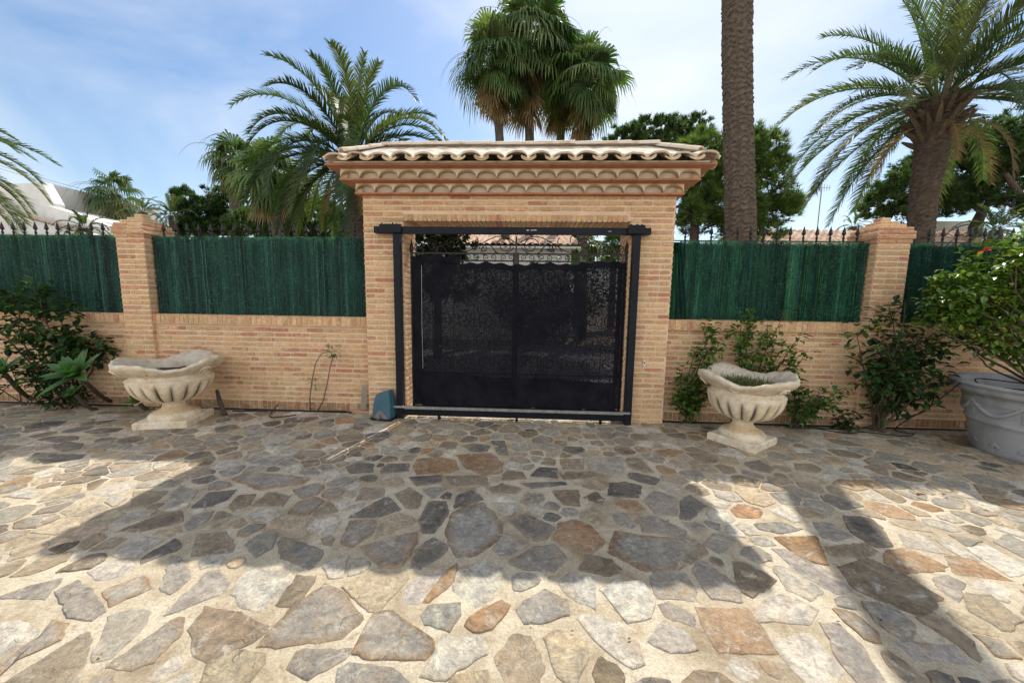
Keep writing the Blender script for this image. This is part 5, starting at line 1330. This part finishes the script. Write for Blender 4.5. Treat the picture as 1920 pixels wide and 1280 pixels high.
pine('umbrella_pine', 'dark spreading pine behind the date palm at far right', B,
     bl(15, [(1665, 385, 38, 30, 0), (1700, 350, 45, 35, 0), (1700, 400, 40, 24, .4), (1760, 330, 60, 50, .6), (1830, 290, 60, 45, 0), (1900, 270, 60, 45, 0), (1800, 370, 60, 30, 0), (1880, 335, 60, 30, .5), (1960, 300, 70, 60, 0), (1760, 390, 40, 18, 0)]),
     [([B, at(1828, 425, 15), at(1842, 395, 15), at(1818, 375, 15), at(1790, 350, 15)], .20, .10), ([at(1828, 425, 15), at(1850, 385, 15), at(1870, 340, 15)], .12, .06)], .2, PD, 63, dens=1.1, nl=.17, wid=.015)
B = at(1985, 470, 13.5); B.z = 0
pine('umbrella_pine', 'pine cut by the right edge, showing bare curving limbs', B, bl(13.5, [(1985, 280, 60, 40, 0), (1945, 395, 30, 12, 0), (1900, 378, 26, 9, 0)]),
     [([B, at(1960, 420, 13.5), at(1918, 375, 13.5), at(1898, 345, 13.5), at(1885, 325, 13.5)], .16, .06), ([at(1960, 420, 13.5), at(1985, 340, 13.5)], .12, .08), ([at(1925, 385, 13.5), at(1895, 385, 13.5)], .04, .02)], .2, PD, 64, nl=.17, wid=.015)
B = at(400, 470, 16); B.z = 0
pine('broad_tree', 'dense mid-green tree between the left pillar and the date palm', B,
     bl(16, [(370, 400, 34, 28, 0), (405, 385, 36, 30, 0), (440, 400, 40, 34, .5), (350, 430, 30, 22, 0), (400, 430, 50, 22, 0), (345, 372, 16, 20, 0), (480, 420, 40, 26, 0)]),
     [([B, at(400, 440, 16), at(405, 395, 16)], .16, .07)], .16, [(.03, .07, .022), (.045, .095, .028), (.022, .05, .018)], 65, dens=1.1, nl=.17, up=.2, wid=.02)
B = at(590, 470, 13); B.z = 0
pine('broad_tree', 'dark bushy tree behind the trunks left of the gateway', B, bl(13, [(470, 425, 40, 28, 0), (530, 420, 45, 34, 0), (590, 410, 45, 40, 0), (640, 430, 40, 34, 0), (560, 450, 60, 20, 0), (670, 420, 20, 34, 0)]),
     [([B, at(590, 450, 13), at(585, 420, 13)], .14, .06)], .16, PD, 66, dens=1.0, nl=.16, up=.2, wid=.02)
B = at(820, 520, 9.5); B.z = 0
pine('dark_hedge_tree', 'dark dense bush across the street, at the left of the gate opening', B, bl(9.5, [(800, 460, 45, 40, 0), (845, 465, 42, 36, .3), (790, 520, 50, 50, 0), (860, 440, 20, 18, 0), (850, 530, 40, 50, 0)]),
     [([B, at(820, 500, 9.5), at(820, 465, 9.5)], .12, .05)], .16, [(.015, .03, .012), (.02, .045, .016), (.012, .024, .010)], 67, dens=1.3, nl=.1, up=.1, wid=.014)
bush('street_hedge', 'dark straggly hedge across the street, seen faintly through the netting', 'hedge', (0, 13.2, 0), [at(900 + i * 24, 500 + (i % 4) * 16, 13.2) for i in range(13)] + [at(900 + i * 24, 545 + (i % 3) * 10, 13.2) for i in range(13)], .17, 2600, DG, 'leaf', spread=.42, r0=.02, lstart=.15)
bush('street_shrub', 'low dark shrub beside a trunk, seen under the gate crest', 'shrub', (at(1060, 520, 13).x, 13, 0), [at(1000 + i * 22, 480 + (i % 3) * 8, 13) for i in range(8)], .16, 500, MG, 'leaf', spread=.3, r0=.02)
bush('weed', 'spiky grey-green weed above the railing at far left', 'shrub', (at(150, 470, 6.5).x, 6.5, 0), [at(130, 428, 6.5), at(160, 435, 6.5), at(185, 440, 6.5)], .07, 120, DG, 'leaf', spread=.1)

# ------------------------------------------------------------------ houses beyond the street
def tile_roof(mb, A, B, C_, D, pitch=.22, rows_=10):
    """barrel-tile slope A,B eave; C_,D ridge"""
    A, B, C_, D = map(Vector, (A, B, C_, D)); L = (B - A).length; n = max(2, int(L / pitch)); U = (B - A) / L; nn = U.cross((D - A).normalized()); 
    if nn.z < 0: nn = -nn
    nu = n * 6; g = []; nv = rows_ * 3
    for j in range(nv + 1):
        t = j / nv; row = []
        for i in range(nu + 1):
            s = i / nu; p = (A.lerp(B, s)).lerp(D.lerp(C_, s), t); f = (i % 6) / 6; h = abs(math.sin(PI * f)) * .06; st = .035 * (1 - (t * rows_) % 1.0)
            cell = (i // 6) * 131 + int(t * rows_) * 17; random.seed(cell); c = random.choice([(.46, .30, .21), (.52, .36, .26), (.40, .25, .17), (.56, .43, .33), (.50, .34, .25)])
            row.append(mb.vert(p + nn * (h + st), c))
        g.append(row)
    for j in range(nv):
        for i in range(nu): mb.face((g[j][i], g[j][i + 1], g[j + 1][i + 1], g[j + 1][i]))
def house_gate():
    t = thing('white_house', 'white house with tiled eave across the street, seen through the gate top', 'house', (-.5, 15, 0))
    mb = MB(); mb.box((-4.5, 14.4, -.1), (1.55, 20, 3.55)); mb.build('wall', 'wall_white', t)
    mb = MB(); tile_roof(mb, (-4.9, 13.95, 3.52), (1.9, 13.95, 3.52), (1.6, 17.2, 4.6), (-4.6, 17.2, 4.6)); tile_roof(mb, (1.9, 20.4, 3.52), (-4.9, 20.4, 3.52), (-4.6, 17.2, 4.6), (1.6, 17.2, 4.6)); mb.build('roof', 'house_tile', t)
    mb = MB(); mb.box((-4.85, 13.99, 3.44), (1.85, 14.399, 3.50)); mb.build('eave_board', 'wall_white', t)
    mb = MB(); p = at(1032, 462, 14.38); mb.box((p.x - .18, 14.34, p.z - .25), (p.x + .18, 14.398, p.z + .25)); w_ = mb.build('window', 'wall_white', t); mb = MB(); mb.box((p.x - .14, 14.325, p.z - .2), (p.x + .14, 14.339, p.z + .2)); mb.build('pane', 'glass', w_)
house_gate()
def house_right():
    t = thing('tiled_house', 'single-storey house with pink-brown tiled roof behind the right railing', 'house', (10, 14, 0))
    mb = MB(); x0, x1 = at(1440, 450, 13).x, 17.5; mb.box((x0, 13.4, -.1), (x1, 18.5, 3.32)); mb.build('wall', 'wall_white', t)
    mb = MB(); tile_roof(mb, (x0 + .2, 13.0, 3.30), (x1 + .3, 13.0, 3.30), (x1 + .3, 15.9, 4.42), (x0 + .2, 15.9, 4.42), .24); tile_roof(mb, (x1 + .3, 18.9, 3.30), (x0 + .2, 18.9, 3.30), (x0 + .2, 15.9, 4.42), (x1 + .3, 15.9, 4.42), .24); mb.build('roof', 'house_tile', t)
    for x in (x0 + .2, x1 - .2): mb = MB(); mb.poly([(x, 13.4, 3.32), (x, 18.5, 3.32), (x, 15.9, 4.35)]); mb.build('gable', 'wall_white', t)
    mb = MB(); p = at(1541, 350, 15.9); b = Vector((p.x, 15.9, 4.3)); mb.tube([b, p], .022, 6)
    for i in range(7):
        z = p.z - .05; x = p.x - .3 + i * .1; mb.tube([(x, 15.9 - .0, z - .22 + .02 * i), (x, 15.9, z + .22 - .02 * i)], .009, 4)
    mb.tube([(p.x - .32, 15.9, p.z - .05), (p.x + .32, 15.9, p.z - .05)], .012, 4); mb.build('antenna', 'galv', t)
    mb = MB(); c = at(1800, 425, 16); mb.box((c.x - 1.2, 16.2, 4.0), (c.x + 1.0, 18, c.z + .25)); mb.build('chimney_block', 'wall_white', t)
house_right()
def house_left():
    t = thing('white_villa', 'white flat-roofed villa with sloping parapets beyond the left wall', 'house', (-19, 15, 0))
    def prism(pts, y0, y1, name, mat='wall_white'):
        mb = MB(); f = [mb.vert((x, y0, z)) for x, z in pts]; k = [mb.vert((x, y1, z)) for x, z in pts]; mb.face(f); mb.face(k[::-1]); n = len(pts)
        for i in range(n): mb.face((f[i], k[i], k[(i + 1) % n], f[(i + 1) % n]))
        mb.build(name, mat, t)
    def P(x, y, Y=14.5): p = at(x, y, Y); return (p.x, p.z)
    def Q(x, y, Y): p = at(x, y, Y); return (p.x, p.z)
    prism([(-30, 0), Q(84, 520, 16), Q(84, 343, 16), Q(0, 345, 16), (-30, Q(0, 345, 16)[1])], 16.0, 21, 'tower')
    prism([Q(85, 520, 15.4), Q(212, 520, 15.4), Q(205, 424, 15.4), Q(130, 398, 15.4), Q(88, 385, 15.4)], 15.4, 20, 'side_wing')
    prism([Q(79, 520, 15.7), Q(106, 520, 15.7), Q(106, 382, 15.7), Q(82, 341, 15.7), Q(79, 343, 15.7)], 15.6, 15.995, 'buttress')
    prism([(-30, 0), Q(145, 520, 14.2), Q(150, 436, 14.2), Q(60, 412, 14.2), Q(0, 392, 14.2), (-30, 6.2)], 14.2, 15.2, 'front_parapet')
    mb = MB(); a = at(0, 391, 14.2); b = at(152, 435, 14.2); d = (b - a) / 20
    for i in range(-12, 20): p = a + d * i; mb.box((p.x, 14.12, p.z - .03 ), (p.x + d.x * .95, 14.5, p.z + .05), mat=None)
    mb.build('coping_tiles', M_simple('coping_tile', (.40, .32, .26), (.52, .44, .37), 4, .9, .3, 40), t)
house_left()
# overhead cables
for y0, lab in ((0, 'upper of two thin overhead cables in the left sky'), (6, 'lower of two thin overhead cables in the left sky')):
    a = at(-60, 292 + y0, 22); b = at(420, 408 + y0 * .6, 22); pts = [a.lerp(b, k / 12) + Vector((0, 0, -.35 * math.sin(PI * k / 12))) for k in range(13)]
    mb = MB(); mb.tube(pts, .012, 4); tag(mb.build('overhead_cable', 'cable'), lab, 'cable')

def litter():
    mb = MB()
    for i in range(420):
        if random.random() < .6: x, y = rnd(-7.5, 7), 4.84 - abs(random.gauss(0, .16))
        else: x, y = rnd(-6, 6), rnd(1.2, 4.8)
        if y > 4.79: y = 4.79
        p = Vector((x, y, .014)); c = jit(random.choice([(.16, .10, .05), (.22, .15, .08), (.10, .07, .04), (.28, .22, .12)]), .3); k = rnd(.008, .024)
        leaf(mb, p, Vector((rnd(-1, 1), rnd(-1, 1), rnd(0, .25))).normalized(), Z_, k, k * rnd(.3, .7), c, .3)
    tag(mb.build('leaf_litter', 'petal'), kind='stuff')
litter()
